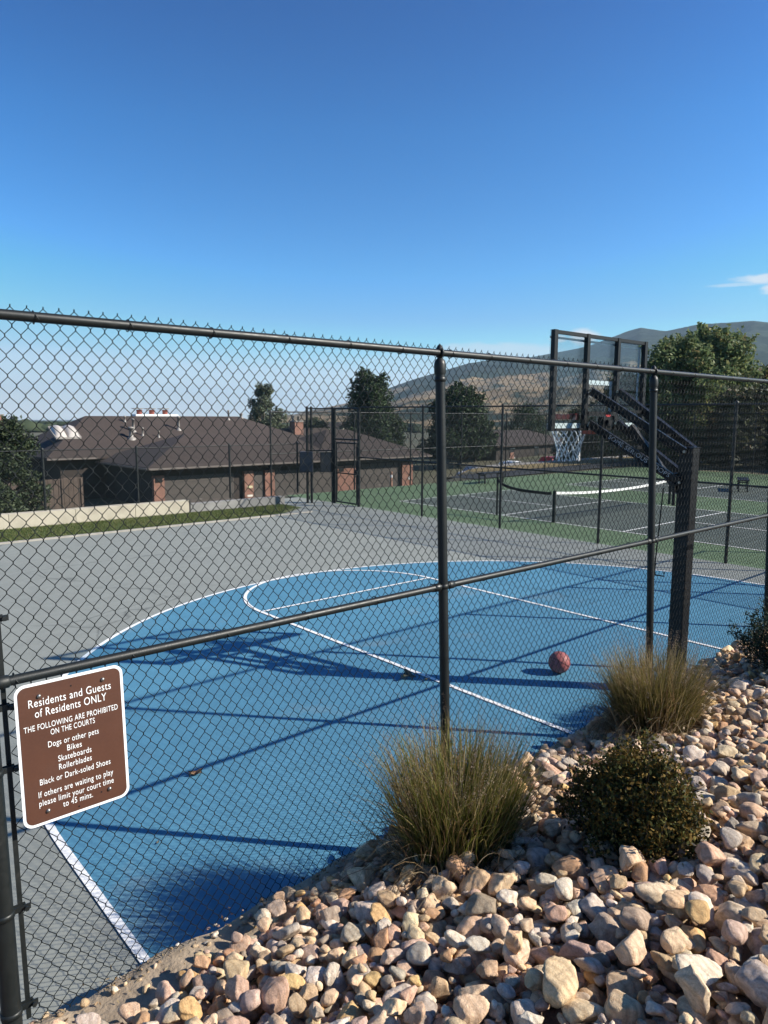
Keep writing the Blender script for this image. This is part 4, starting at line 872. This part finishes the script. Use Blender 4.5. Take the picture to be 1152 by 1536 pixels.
tree('broad_tree', 59.3, 70.5, 12.0, 3.9, 15, L_dark, 'tall dark rounded tree behind the right garage roof', G1, 0.2, 16000, 0.19, 'dome', sprigs=60, lobes=26)
tree('broad_tree', 63.5, 72, 7.5, 3.2, 16, L_dark, 'lower dark tree adjoining the tall dark rounded tree on its right', G1, 0.2, 8000, 0.18, 'round', lobes=16)
tree('broad_tree', 56.0, 78, 6.2, 2.6, 17, L_pale, 'low pale tree peeping out left of the tall dark rounded tree', G1, 0.25, 4000, 0.18, 'round', lobes=12)
tree('round_tree', 63.0, 58.2, 9.4, 4.2, 18, L_dark, 'dark full-crowned tree with a short trunk right of the second fence post', G1, 0.22, 17000, 0.21, 'dome', sprigs=60, lobes=26)
tree('round_tree', 70.2, 62, 6.0, 3.0, 19, L_bush, 'lower bushy tree on the right flank of the dark full-crowned tree', G1, 0.2, 8000, 0.19, 'round', lobes=14)
for i, (x, y, h, r_, lb) in enumerate(((62, 41, 4.8, 2.8, 'bushy dark tree left of the hoop net beyond the verge'), (60, 36.0, 5.2, 3.0, 'bushy dark tree directly behind the hoop net'), (57, 31.0, 5.0, 2.8, 'bushy dark tree behind the lower support arms'), (52, 27.2, 4.2, 2.2, 'small dark bush tree behind the slogan arm'), (99, 76, 8.0, 4.4, 'broad dim tree right of the brown house roof'), (101, 66, 7.6, 4.4, 'broad dim tree farther right of the brown house'))):
    tree('bushy_tree', x, y, h, r_, 30+i, L_bush if i % 2 else L_dark, lb, G1, 0.15, 8000, 0.17, 'round', lobes=16)
tree('maple_tree', 41.6, 21.0, 7.4, 3.2, 50, L_maple, 'sunlit maple rising directly behind the right side of the backboard', G1, 0.2, 19000, 0.14, 'broad', sprigs=70, lobes=34)
tree('maple_tree', 43.9, 19.9, 8.0, 2.9, 51, L_maple, 'tallest sunlit maple right of the backboard with sprigs standing above its crown', G1, 0.2, 19000, 0.14, 'broad', sprigs=110, lobes=34)
tree('maple_tree', 47.4, 17.6, 5.9, 3.0, 52, L_mix, 'lower maple with rusty tinted leaves at the right edge of the picture', G1, 0.15, 13000, 0.14, 'broad', sprigs=70, lobes=24)
tree('maple_tree', 40.2, 23.6, 5.2, 2.3, 53, L_mix, 'low tinted maple seen through the glass of the backboard', G1, 0.12, 9000, 0.14, 'round', lobes=18)
for i, (x, y, h, r_, lb) in enumerate(((41.0, 16.5, 4.4, 2.6, 'dark shrub tree under the big maple behind the far court fence'), (43.5, 13.2, 4.8, 2.8, 'dark shrub tree low at the right edge behind the far court fence'), (41.5, 20.0, 3.6, 2.0, 'dark shrub tree beneath the left half of the big maple'), (44, 9.5, 5.2, 3.0, 'dark shrub tree outside the right edge of the far court fence'), (52, 9.0, 7.5, 3.6, 'tall dim tree at the far right beyond the courts'))):
    tree('shrub_tree', x, y, h, r_, 60+i, (L_bush, L_dark, L_mix)[i % 3], lb, G1, 0.08, 9000, 0.15, 'dome', lobes=16)

# the far woods and gardens of the valley, one mass
gv = np.random.default_rng(909); VV = []; QQ = []; off = 0
import bmesh
bm = bmesh.new(); bmesh.ops.create_icosphere(bm, subdivisions=2, radius=1.0); bv = np.array([p.co for p in bm.verts]); bf = np.array([[q.index for q in t.verts] for t in bm.faces]); bm.free()
for k in range(1900):
    r_ = 380*np.exp(gv.uniform(0, 2.2)); a_ = YAW + math.radians(gv.uniform(-2.5, 40)); x, y = r_*math.cos(a_), r_*math.sin(a_); h_ = gv.uniform(3.0, 6.5)
    v = bv*(1 + 0.30*np.sin(bv[:, [0]]*5+k)*np.sin(bv[:, [1]]*6+2*k) + 0.18*np.sin(bv[:, [2]]*9+k)) * np.array([h_*gv.uniform(.6, 1.3), h_*gv.uniform(.6, 1.3), h_*0.5]) + np.array([x, y, float(terrain(np.array(x), np.array(y))) + h_*0.42])
    VV.append(v); QQ.append(bf+off); off += len(v)
struct(np_mesh('far_woods', np.concatenate(VV), np.concatenate(QQ), leaf_mat('far_foliage', [(0, (0.030, 0.045, 0.022)), (0.6, (0.055, 0.072, 0.035)), (1, (0.10, 0.105, 0.06))], 0.0, 0.9)), 'stuff', 'far woods and garden trees covering the hazy valley floor')

# ------------------------------------------------------------------ ornamental grasses and shrubs on the bank
def ribbon_clump(n, g, spread, hmin, hmax, lean, width, curl, seg=8):
    """arching blades as narrow ribbons"""
    V = np.zeros((n, (seg+1)*2, 3)); a = g.uniform(0, 2*np.pi, n); rr = spread*np.sqrt(g.uniform(0, 1, n)); bx_ = rr*np.cos(a); by = rr*np.sin(a)
    da = a + g.normal(0, 0.8, n); tilt = lean*(0.25 + 0.9*rr/spread)*g.uniform(0.5, 1.35, n); Ln = g.uniform(hmin, hmax, n); cu = curl*g.uniform(0.2, 1.5, n)**1.6; sw = g.normal(0, 0.25, n)
    pos = np.stack([bx_, by, np.zeros(n)], 1); th = tilt.copy(); wa = da + np.pi/2 + g.normal(0, .6, n)
    for s in range(seg+1):
        f = s/seg; wd = width*(1 - f**1.5*0.85)*g.uniform(0.9, 1.1, n); sd = np.stack([np.cos(wa), np.sin(wa), 0*wa], 1)
        V[:, 2*s] = pos - sd*wd[:, None]; V[:, 2*s+1] = pos + sd*wd[:, None]
        st = Ln/seg; dirv = np.stack([np.sin(th)*np.cos(da), np.sin(th)*np.sin(da), np.cos(th)], 1); pos = pos + dirv*st[:, None]
        th = np.minimum(th + cu*(0.35 + 1.5*f)/seg*3.2, 2.9); da = da + sw*0.12
    base = (np.arange(n)*(seg+1)*2)[:, None, None]; q = np.array([[2*s, 2*s+1, 2*s+3, 2*s+2] for s in range(seg)])[None]
    return V.reshape(-1, 3), (base + q).reshape(-1, 4)
B_green = leaf_mat('grass_blade', [(0, (0.075, 0.090, 0.014)), (0.45, (0.17, 0.185, 0.032)), (0.60, (0.30, 0.26, 0.07)), (0.74, (0.48, 0.37, 0.16)), (0.90, (0.26, 0.13, 0.055)), (1, (0.62, 0.50, 0.28))], 0.35)
B_straw = leaf_mat('dry_blade', [(0, (0.16, 0.085, 0.042)), (0.4, (0.30, 0.20, 0.10)), (0.8, (0.44, 0.34, 0.20)), (1, (0.52, 0.43, 0.30))], 0.3)
B_plume = leaf_mat('seed_plume', [(0, (0.25, 0.17, 0.12)), (0.6, (0.38, 0.28, 0.20)), (1, (0.5, 0.42, 0.34))], 0.4)
B_gold = leaf_mat('golden_blade', [(0, (0.085, 0.080, 0.018)), (0.35, (0.18, 0.16, 0.040)), (0.6, (0.32, 0.25, 0.085)), (0.85, (0.46, 0.34, 0.17)), (1, (0.24, 0.12, 0.06))], 0.35)
def clump(x, y, sc, seed, label, dry=0.3):
    g = np.random.default_rng(seed); z = float(bank(np.array(x), np.array(y))) - 0.02; o = empty('ornamental_grass', (x, y, z), label, 'grass clump', 'grass clumps on the gravel bank')
    n = 4000
    v, q = ribbon_clump(n, g, 0.20*sc, 0.24*sc, 0.63*sc, 0.22, 0.0034, 0.16 + 0.1*dry); np_mesh('green_blades', v, q, B_green if dry < 0.6 else B_gold, o)
    v, q = ribbon_clump(int(900*(0.7+dry)), g, 0.255*sc, 0.22*sc, 0.56*sc, 0.48, 0.0031, 1.0); np_mesh('dry_blades', v, q, B_straw, o)
    v, q = ribbon_clump(320, g, 0.20*sc, 0.46*sc, 0.74*sc, 0.25, 0.0010, 0.10); P = v.reshape(320, -1, 3)[:, -2:].mean(1)
    np_mesh('flower_stems', v, q, B_straw, o)
    m = 26; dirs = P - np.array([0, 0, 0.1]); dirs /= np.linalg.norm(dirs, axis=1)[:, None]
    c = (P[:, None] - dirs[:, None]*g.uniform(0, 0.11, (320, m))[..., None]*sc + g.normal(0, 0.0055, (320, m, 3))).reshape(-1, 3); sel = g.uniform(size=len(c)) < 0.7
    v, q = leaf_cloud(c[sel], 0.0048, g, 0.22); np_mesh('seed_plumes', v, q, B_plume, o); return o
clump(2.56, 2.33, 1.17, 71, 'large clump of green and straw ornamental grass at the foot of the second fence post')
clump(4.64, 2.36, 1.10, 72, 'drier clump of ornamental grass in front of the hoop pole behind the bronze shrub', 0.9)
def shrub(x, y, r, h, seed, mats_, label, nst, nl, leaf, spiky=False):
    g = np.random.default_rng(seed); z = float(bank(np.array(x), np.array(y))); o = empty('shrub', (x, y, z), label, 'shrub'); mb = MB(); tips = []
    for k in range(nst):
        a = g.uniform(0, 2*np.pi); e = g.uniform(0.12, 1.0)**0.7; lob = 1 + 0.16*math.sin(a*2+seed) + 0.13*math.sin(a*5+seed*2); top = Vector((r*e*lob*math.cos(a), r*e*lob*math.sin(a), h*math.sqrt(max(0.02, 1-e*e*0.86))*g.uniform(0.66, 1.12)*(1+0.10*math.sin(a*3+1))))
        b0 = Vector((top.x*0.18, top.y*0.18, -0.03)); mid = b0.lerp(top, 0.55) + Vector((top.x, top.y, 0))*0.12; mb.tube([b0, mid, top], [0.0045, 0.003, 0.0012], 5); tips.append((b0, mid, top))
    mb.build('stems', M_bark, o)
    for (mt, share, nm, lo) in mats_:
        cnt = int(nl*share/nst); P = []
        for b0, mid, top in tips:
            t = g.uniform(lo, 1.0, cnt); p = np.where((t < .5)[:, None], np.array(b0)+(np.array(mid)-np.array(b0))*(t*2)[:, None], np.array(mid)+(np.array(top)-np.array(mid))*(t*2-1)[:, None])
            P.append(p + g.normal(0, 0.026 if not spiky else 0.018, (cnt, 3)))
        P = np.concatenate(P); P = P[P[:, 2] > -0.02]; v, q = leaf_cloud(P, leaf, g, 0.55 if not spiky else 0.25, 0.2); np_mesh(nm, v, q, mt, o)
    return o
L_bronze = leaf_mat('bronze_leaf', [(0, (0.10, 0.058, 0.013)), (0.5, (0.18, 0.108, 0.022)), (0.85, (0.23, 0.15, 0.035)), (1, (0.28, 0.20, 0.055))], 0.2, 0.8)
L_olive = leaf_mat('olive_leaf', [(0, (0.036, 0.044, 0.012)), (0.6, (0.092, 0.096, 0.024)), (1, (0.155, 0.15, 0.042))], 0.2, 0.8)
L_teal = leaf_mat('dark_needle_leaf', [(0, (0.014, 0.030, 0.018)), (0.6, (0.030, 0.055, 0.032)), (1, (0.06, 0.10, 0.055))], 0.2)
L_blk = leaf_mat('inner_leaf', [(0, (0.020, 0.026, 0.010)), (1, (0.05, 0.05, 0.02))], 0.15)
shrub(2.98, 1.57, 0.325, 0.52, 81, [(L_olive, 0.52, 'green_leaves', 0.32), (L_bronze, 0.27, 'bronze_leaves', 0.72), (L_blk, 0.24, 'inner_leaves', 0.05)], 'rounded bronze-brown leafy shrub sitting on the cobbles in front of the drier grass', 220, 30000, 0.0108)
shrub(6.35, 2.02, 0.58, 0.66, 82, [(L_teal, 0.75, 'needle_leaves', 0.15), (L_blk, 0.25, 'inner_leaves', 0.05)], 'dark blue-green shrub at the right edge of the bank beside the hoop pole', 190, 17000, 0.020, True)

# ------------------------------------------------------------------ river rocks on the bank
def ico(sub):
    import bmesh
    bm = bmesh.new(); bmesh.ops.create_icosphere(bm, subdivisions=sub, radius=1.0); bm.verts.ensure_lookup_table()
    v = np.array([p.co for p in bm.verts]); f = np.array([[q.index for q in t.verts] for t in bm.faces]); bm.free(); return v, f
ICO = {2: ico(2), 3: ico(3), 4: ico(4)}
PAL = [('tan', (0.36, 0.255, 0.155), 5), ('buff', (0.45, 0.345, 0.225), 5), ('pinkish', (0.40, 0.265, 0.20), 4), ('grey', (0.27, 0.26, 0.245), 4), ('pale grey', (0.44, 0.415, 0.375), 3),
       ('rust-brown', (0.31, 0.165, 0.085), 2), ('cream', (0.55, 0.455, 0.33), 3), ('mauve', (0.285, 0.205, 0.185), 3), ('dark grey', (0.135, 0.125, 0.115), 1.2), ('ochre', (0.43, 0.27, 0.10), 1.2)]
PW = np.array([p[2] for p in PAL]); PW = PW/PW.sum()
def rock_shape(sub, g, angular):
    d, f = ICO[sub]; n = g.integers(9, 16) if angular > 0.4 else g.integers(14, 26); N_ = g.normal(size=(n, 3)); N_ /= np.linalg.norm(N_, axis=1)[:, None]; off = g.uniform(0.56 if angular > 0.4 else 0.82, 1.0, n)
    p = 8 + 75*angular**1.8; dots = np.clip(d @ N_.T, 0, None)/off; r = ((dots**p).sum(1) + 0.82**p)**(-1/p)
    ph = g.uniform(0, 6, 6); v = d*r[:, None]
    low = 0.05*np.sin(v[:, 0]*2.3+ph[0])*np.sin(v[:, 1]*2.1+ph[1]) + 0.035*np.sin(v[:, 2]*4.3+ph[2]+v[:, 0]*2) + (0.016+0.04*angular)*np.sin(v[:, 0]*8+ph[3]+2*np.sin(v[:, 1]*5))*np.sin(v[:, 1]*7.3+ph[4]+v[:, 2]*6)
    v = v*(1+low)[:, None]; return v - 0, f
m, nt, b = newmat('river_rock'); M_rock = m
at = N(nt, 'ShaderNodeAttribute'); at.attribute_name = 'tint'; tcx = N(nt, 'ShaderNodeTexCoord'); n1 = noise(nt, 22, 6, 0.65, vec=at.outputs['Vector'] if False else tcx.outputs['Object'], distortion=1.2); n2 = noise(nt, 140, 5, 0.7, vec=tcx.outputs['Object']); n3 = noise(nt, 420, 3, 0.6, vec=tcx.outputs['Object'])
c = mixc(nt, 1.0, at.outputs['Color'], ramp(nt, n1, [(0.30, (0.70, 0.66, 0.62)), (0.5, (1.0, 1.0, 1.0)), (0.70, (1.18, 1.12, 1.05))]), 'MULTIPLY')
c = mixc(nt, 0.8, c, ramp(nt, n2, [(0.28, (0.68, 0.66, 0.66)), (0.5, (1, 1, 1)), (0.75, (1.20, 1.18, 1.15))]), 'MULTIPLY'); c = mixc(nt, 0.6, c, ramp(nt, n3, [(0.25, (0.75,)*3), (0.75, (1.2,)*3)]), 'MULTIPLY')
wv2 = N(nt, 'ShaderNodeTexWave'); wv2.inputs['Scale'].default_value = 9; wv2.inputs['Distortion'].default_value = 7; wv2.inputs['Detail'].default_value = 4; nt.links.new(tcx.outputs['Object'], wv2.inputs['Vector'])
c = mixc(nt, 0.38, c, ramp(nt, wv2.outputs['Fac'], [(0.10, (0.62, 0.52, 0.44)), (0.35, (1, 1, 1)), (0.85, (1, 1, 1)), (0.97, (1.35, 1.32, 1.25))]), 'MULTIPLY')
drt = noise(nt, 9, 5, 0.6, vec=tcx.outputs['Object']); c = mixc(nt, ramp(nt, drt, [(0.58, (0,)*3), (0.70, (0.45,)*3)]), c, (0.20, 0.14, 0.095))
nt.links.new(c, b.inputs['Base Color']); b.inputs['Roughness'].default_value = 0.78; b.inputs['Specular IOR Level'].default_value = 0.3
hsum = addn(nt, addn(nt, n2, 0.8, 'MULTIPLY'), addn(nt, n3, 0.35, 'MULTIPLY')); bump(nt, b, hsum, 0.8, 0.008)

g = np.random.default_rng(404)
GX0, GX1, GY0, GY1, CS = 0.2, 8.2, 0.25, 2.86, 0.010
gx = np.arange(GX0, GX1, CS); gy = np.arange(GY0, GY1, CS); HX_, HY_ = np.meshgrid(gx, gy); HF = bank(HX_, HY_) - 0.04; PLANE = bank(HX_, HY_)
def pix(x, y, z):
    q = np.array([x, y, z-EYE]); d_ = q @ np.array(fw); return 576 + F*(q @ np.array(rv))/d_, 768 - F*(q @ np.array(uv))/d_, d_
rocks = []
fixed = [  # (px, py, z guess, a, b, c, yaw, colour, angular) : the stones that stand out in the picture
 (845, 1358, .62, .062, .052, .045, 0.3, 4, .1), (1060, 1315, .62, .085, .070, .055, 1.0, 2, .55), (945, 1322, .62, .085, .065, .055, .6, 1, .75), (985, 1370, .64, .10, .050, .045, -0.5, 6, .25), (1095, 1292, .60, .060, .055, .05, .2, 3, .2),
 (950, 1420, .66, .072, .052, .05, -.4, 7, .35), (945, 1465, .70, .095, .052, .045, .1, 2, .45), (1100, 1430, .68, .062, .055, .045, .2, 7, .1), (1045, 1410, .66, .066, .046, .040, .3, 9, .2), (1015, 1390, .65, .075, .045, .04, -.2, 0, .5),
 (840, 1515, .74, .115, .075, .065, .2, 1, .8), (1040, 1495, .73, .095, .065, .050, -.3, 4, .5), (1035, 1525, .76, .085, .05, .07, .8, 6, .85), (1140, 1515, .76, .10, .075, .07, .3, 3, .5), (772, 1460, .70, .045, .035, .085, .4, 0, .8), (700, 1320, .58, .05, .04, .035, .3, 1, .4)]
def try_place(x, y, a, b_, c_, yaw, sink=0.12):
    ca, sa = math.cos(yaw), math.sin(yaw); R_ = max(a, b_); i0 = max(0, int((x-R_-GX0)/CS)); i1 = min(len(gx), int((x+R_-GX0)/CS)+2); j0 = max(0, int((y-R_-GY0)/CS)); j1 = min(len(gy), int((y+R_-GY0)/CS)+2)
    if i1-i0 < 2 or j1-j0 < 2: return None
    X = HX_[j0:j1, i0:i1]-x; Y = HY_[j0:j1, i0:i1]-y; q = ((X*ca+Y*sa)/a)**2 + ((-X*sa+Y*ca)/b_)**2; ms = q < 0.98
    if not ms.any(): return None
    s = c_*np.sqrt(np.clip(1-q, 0, 1)); zc_ = np.quantile((HF[j0:j1, i0:i1]+s*0.9)[ms], 0.90); return zc_ - sink*c_, (j0, j1, i0, i1), ms, s
def commit(x, y, a, b_, c_, yaw, col, angular, res):
    z, (j0, j1, i0, i1), ms, s = res; sub = HF[j0:j1, i0:i1]; top = z + s*0.92; up = ms & (top > sub); sub[up] = top[up]; rocks.append(dict(x=x, y=y, z=z, a=a, b=b_, c=c_, yaw=yaw, col=col, ang=angular, win=(j0, j1, i0, i1), n=len(rocks)))
def edge_ok(x, y): return y < 2.655 + 0.10*float(sstep(1.7, 2.9, x)) + 0.04*math.sin(x*4.1) + 0.035*math.sin(x*11+1) - 0.05*(x < 1.4)
NR = 15000
for it in range(NR):
    big = it > 9500
    a = float(np.clip(np.exp(g.normal(math.log(0.024 if not big else 0.0275), 0.44)), 0.009, 0.068)); b_ = a*g.uniform(0.62, 0.95); c_ = b_*g.uniform(0.55, 0.92); ang = g.uniform(0.12, 1)**0.7; yaw = g.uniform(0, math.pi); col = int(g.choice(len(PAL), p=PW)); best = None
    for t_ in range(4):
        x = g.uniform(0.45, 8.0); y = g.uniform(0.45, 2.78)
        if not edge_ok(x, y): continue
        px, py, dd = pix(x, y, float(bank(np.array(x), np.array(y))))
        if dd < 0.6 or px < -160 or px > 1300 or py > 1700: continue
        res = try_place(x, y, a, b_, c_, yaw)
        if res is None: continue
        rel = res[0] - float(bank(np.array(x), np.array(y)))
        if rel > 0.13: continue
        if best is None or rel < best[0]: best = (rel, x, y, res)
    if best: commit(best[1], best[2], a, b_, c_, yaw, col, ang, best[3])
for px, py, zg, a, b_, c_, yaw, col, ang in fixed:
    d_ = fw + rv*((px-576)/F) - uv*((py-768)/F)
    for k in range(12):
        t = (zg - EYE)/d_.z; x, y = d_.x*t, d_.y*t; zg = 0.5*zg + 0.5*(float(bank(np.array(x), np.array(y))) + 0.05)
    a, b_, c_ = a*0.80, b_*0.80, c_*0.80
    res = try_place(x, y, a, b_, c_, yaw, 0.25)
    if res: commit(x, y, a, b_, c_, yaw, col, ang, res)
# a few stray stones on the kerb and at the edge of the court
for x, y, a in ((1.20, 2.66, .036), (1.31, 2.68, .040), (0.70, 2.74, .036), (1.05, 2.70, .02), (1.62, 2.75, .022), (1.75, 2.72, .016), (2.0, 2.70, .02), (3.55, 2.62, .028), (0.95, 2.79, .016), (1.13, 2.80, .014), (1.42, 2.79, .017), (0.83, 2.80, .02)):
    rocks.append(dict(x=x, y=y, z=float(zc(np.array(x))) + 0.012 + a*0.5, a=a, b=a*0.8, c=a*0.72, yaw=x*9, col=[1, 6, 2, 0, 4][int(x*10) % 5], ang=0.5, win=None, n=len(rocks)))
# how much of every stone is on top and how large it shows
for r in rocks:
    px, py, dd = pix(r['x'], r['y'], r['z']); r['px'], r['py'], r['d'] = px, py, dd
    if r['win'] is None: r['exp'] = 1.0
    else:
        j0, j1, i0, i1 = r['win']; X = HX_[j0:j1, i0:i1]-r['x']; Y = HY_[j0:j1, i0:i1]-r['y']; ca, sa = math.cos(r['yaw']), math.sin(r['yaw'])
        q = ((X*ca+Y*sa)/r['a'])**2 + ((-X*sa+Y*ca)/r['b'])**2; ms = q < 0.9; top = r['z'] + r['c']*np.sqrt(np.clip(1-q, 0, 1))*0.92; r['exp'] = float((top >= HF[j0:j1, i0:i1]-0.006)[ms].mean()) if ms.any() else 0
    inside = -10 < px < 1160 and 900 < py < 1545; r['score'] = (r['a']*r['b'])**0.5/dd*math.sqrt(r['exp'])*(1 if inside else 0.01)
order = sorted(range(len(rocks)), key=lambda i: -rocks[i]['score']); single = set(order[:300])
ICOR = {}
def rock_geo(r, sub, g):
    v, f = rock_shape(sub, g, r['ang']); v = v*np.array([r['a'], r['b'], r['c']])*1.05
    e = Euler((g.normal(0, .22) , g.normal(0, .22) + 0, r['yaw'])).to_matrix(); return v @ np.array(e).T, f
def tint(r, g):
    c = (np.array(PAL[r['col']][1])*0.66 + np.array((0.42, 0.325, 0.225))*0.34)*np.array((1.80, 1.74, 1.66))*g.uniform(0.66, 1.10)*g.uniform(0.96, 1.04, 3)
    return np.clip(c*min(1.0, 0.74/c.max()), 0.03, 0.85)
def set_tint(me, cols):
    ca = me.color_attributes.new('tint', 'FLOAT_COLOR', 'POINT'); ca.data.foreach_set('color', np.concatenate([cols, np.ones((len(cols), 1))], 1).astype(np.float32).ravel())
SV = []; SF = []; SC = []; off = 0; used = {}
def zone(r):
    px, py = r['px'], r['py']; c_ = []
    if r['win'] is None: return 'on the concrete kerb by the fence' if px < 420 else 'on the bare kerb between the grass clumps'
    if py > 1470: v_ = 'at the bottom edge'
    elif py > 1400: v_ = 'just above the bottom'
    elif py > 1330: v_ = 'on the near slope'
    elif py > 1255: v_ = 'just below the plants'
    elif py > 1150: v_ = 'level with the shrub'
    else: v_ = 'high on the far slope'
    h_ = 'far left' if px < 260 else 'left of centre' if px < 450 else 'under the big grass' if px < 640 else 'between grass and shrub' if px < 800 else 'below the bronze shrub' if px < 960 else 'right of the shrub' if px < 1070 else 'by the right border'
    return v_ + ' ' + h_
recs = []
for i, r in enumerate(rocks):
    gr = np.random.default_rng(9000+i)
    if i in single:
        v, f = rock_geo(r, 4, gr); o = np_mesh('river_rock', v, f, M_rock, smooth=True); set_tint(o.data, np.repeat(tint(r, gr)[None], len(v), 0)); o.location = (r['x'], r['y'], r['z']); recs.append((o, r))
    elif r['exp'] > 0.02:
        v, f = rock_geo(r, 3 if r['score'] > 0.006 else 2, gr); v = v + np.array([r['x'], r['y'], r['z']]); SV.append(v); SF.append(f+off); SC.append(np.repeat(tint(r, gr)[None], len(v), 0)); off += len(v)
o = np_mesh('river_rocks', np.concatenate(SV), np.concatenate(SF), M_rock, smooth=True); set_tint(o.data, np.concatenate(SC)); struct(o, 'stuff', 'smaller tan and grey river rocks filling the bank between the larger stones')
def size_word(r): s = r['a']; return 'small' if s < .036 else 'medium' if s < .052 else 'large'
def shape_word(r):
    if r['ang'] > 0.6: return 'sharp-edged'
    if r['a']/r['b'] > 1.45: return 'elongated'
    if r['c']/r['b'] < 0.62: return 'flat'
    return 'blocky' if r['ang'] > 0.35 else 'rounded'
by = {}
for o, r in recs: by.setdefault((size_word(r), PAL[r['col']][0], shape_word(r), zone(r)), []).append((o, r))
for (sw, cw, hw, zn), L_ in by.items():
    L_.sort(key=lambda t: t[1]['px'])
    for k, (o, r) in enumerate(L_):
        pre = '' if len(L_) == 1 else ('left of two ', 'right of two ')[k] if len(L_) == 2 else ('leftmost ', 'middle ', 'rightmost ')[k] if len(L_) == 3 else ('leftmost ', 'second from left ', 'third from left ', 'fourth from left ', 'rightmost ')[min(k, 4)]
        tag(o, f'{pre}{sw} {cw} {hw} rock {zn}', 'rock', 'river rocks on the bank')
# grit along the fence foot
gk = np.random.default_rng(77); SV = []; SF = []; SC = []; off = 0
for k in range(260):
    x = gk.uniform(0.6, 4.6); y = 2.80 + gk.normal(0, 0.05); a = gk.uniform(0.004, 0.014); v, f = rock_shape(2, gk, gk.uniform(.3, 1)); v = v*np.array([a, a*gk.uniform(.6, 1), a*0.7]) + np.array([x, min(y, 2.855), float(zc(np.array(x))) + 0.012 + a*0.3]); SV.append(v); SF.append(f+off); off += len(v)
    SC.append(np.repeat((np.array(PAL[int(gk.choice(len(PAL), p=PW))][1])*gk.uniform(0.9, 1.5))[None], len(v), 0))
o = np_mesh('grit', np.concatenate(SV), np.concatenate(SF), M_rock, smooth=True); set_tint(o.data, np.concatenate(SC)); struct(o, 'stuff', 'grit and stone chips lying on the concrete kerb at the foot of the mesh')
# dry twigs and leaf scraps along the kerb
gk = np.random.default_rng(31); n = 420; xk = gk.uniform(0.7, 4.5, n); yk = 2.79 + gk.normal(0, 0.045, n); P = np.stack([xk, yk, zc(xk) + 0.016 + gk.uniform(0, .008, n)], 1); v, q = leaf_cloud(P, 0.010, gk, 0.35, 1.5)
struct(np_mesh('leaf_litter', v, q, B_straw), 'stuff', 'dry leaf scraps scattered along the concrete kerb at the fence foot')

gk = np.random.default_rng(55); PL = []
for cx, cy, n in ((2.55, 2.2, 260), (4.6, 2.25, 240), (2.95, 1.5, 120)):
    for k in range(n):
        x, y = cx + gk.normal(0, 0.28), cy + gk.normal(0, 0.16); i, j = int((x-GX0)/CS), int((y-GY0)/CS)
        if 0 <= i < len(gx) and 0 <= j < len(gy): PL.append((x, y, HF[j, i] + 0.004))
v, q = leaf_cloud(np.array(PL), 0.013, gk, 0.28, 1.2); struct(np_mesh('dead_leaf_litter', v, q, B_straw), 'stuff', 'dead blades and leaf scraps caught between the rocks around the plants')

# ------------------------------------------------------------------ air
hz = MB(); hz.bx(-11500, 11500, -11500, 11500, -140, 420); m = bpy.data.materials.new('haze_air'); m.use_nodes = True; nt = m.node_tree
nt.nodes.remove(nt.nodes['Principled BSDF']); pv = N(nt, 'ShaderNodeVolumePrincipled'); pv.inputs['Color'].default_value = (0.58, 0.80, 1.0, 1); pv.inputs['Density'].default_value = 1.2e-4; pv.inputs['Anisotropy'].default_value = 0.2
nt.links.new(pv.outputs[0], nt.nodes['Material Output'].inputs['Volume']); o = hz.build('haze', m); struct(o, 'stuff', 'pale blue haze filling the air over the valley and hills')

# pigments: everything but the white paints is a notch darker than first mixed
for m in bpy.data.materials:
    if not m.use_nodes or any(k in m.name for k in ('white', 'line_paint', 'glass', 'haze', 'net_cord', 'slogan', 'river_rock')): continue
    nt = m.node_tree
    for nd in list(nt.nodes):
        sock = nd.inputs.get('Base Color') if nd.type == 'BSDF_PRINCIPLED' else nd.inputs.get('Color') if nd.type == 'BSDF_TRANSLUCENT' else None
        if sock is None or not sock.is_linked: continue
        src = sock.links[0].from_socket; nt.links.new(mixc(nt, 1.0, src, (0.77, 0.77, 0.77), 'MULTIPLY'), sock)
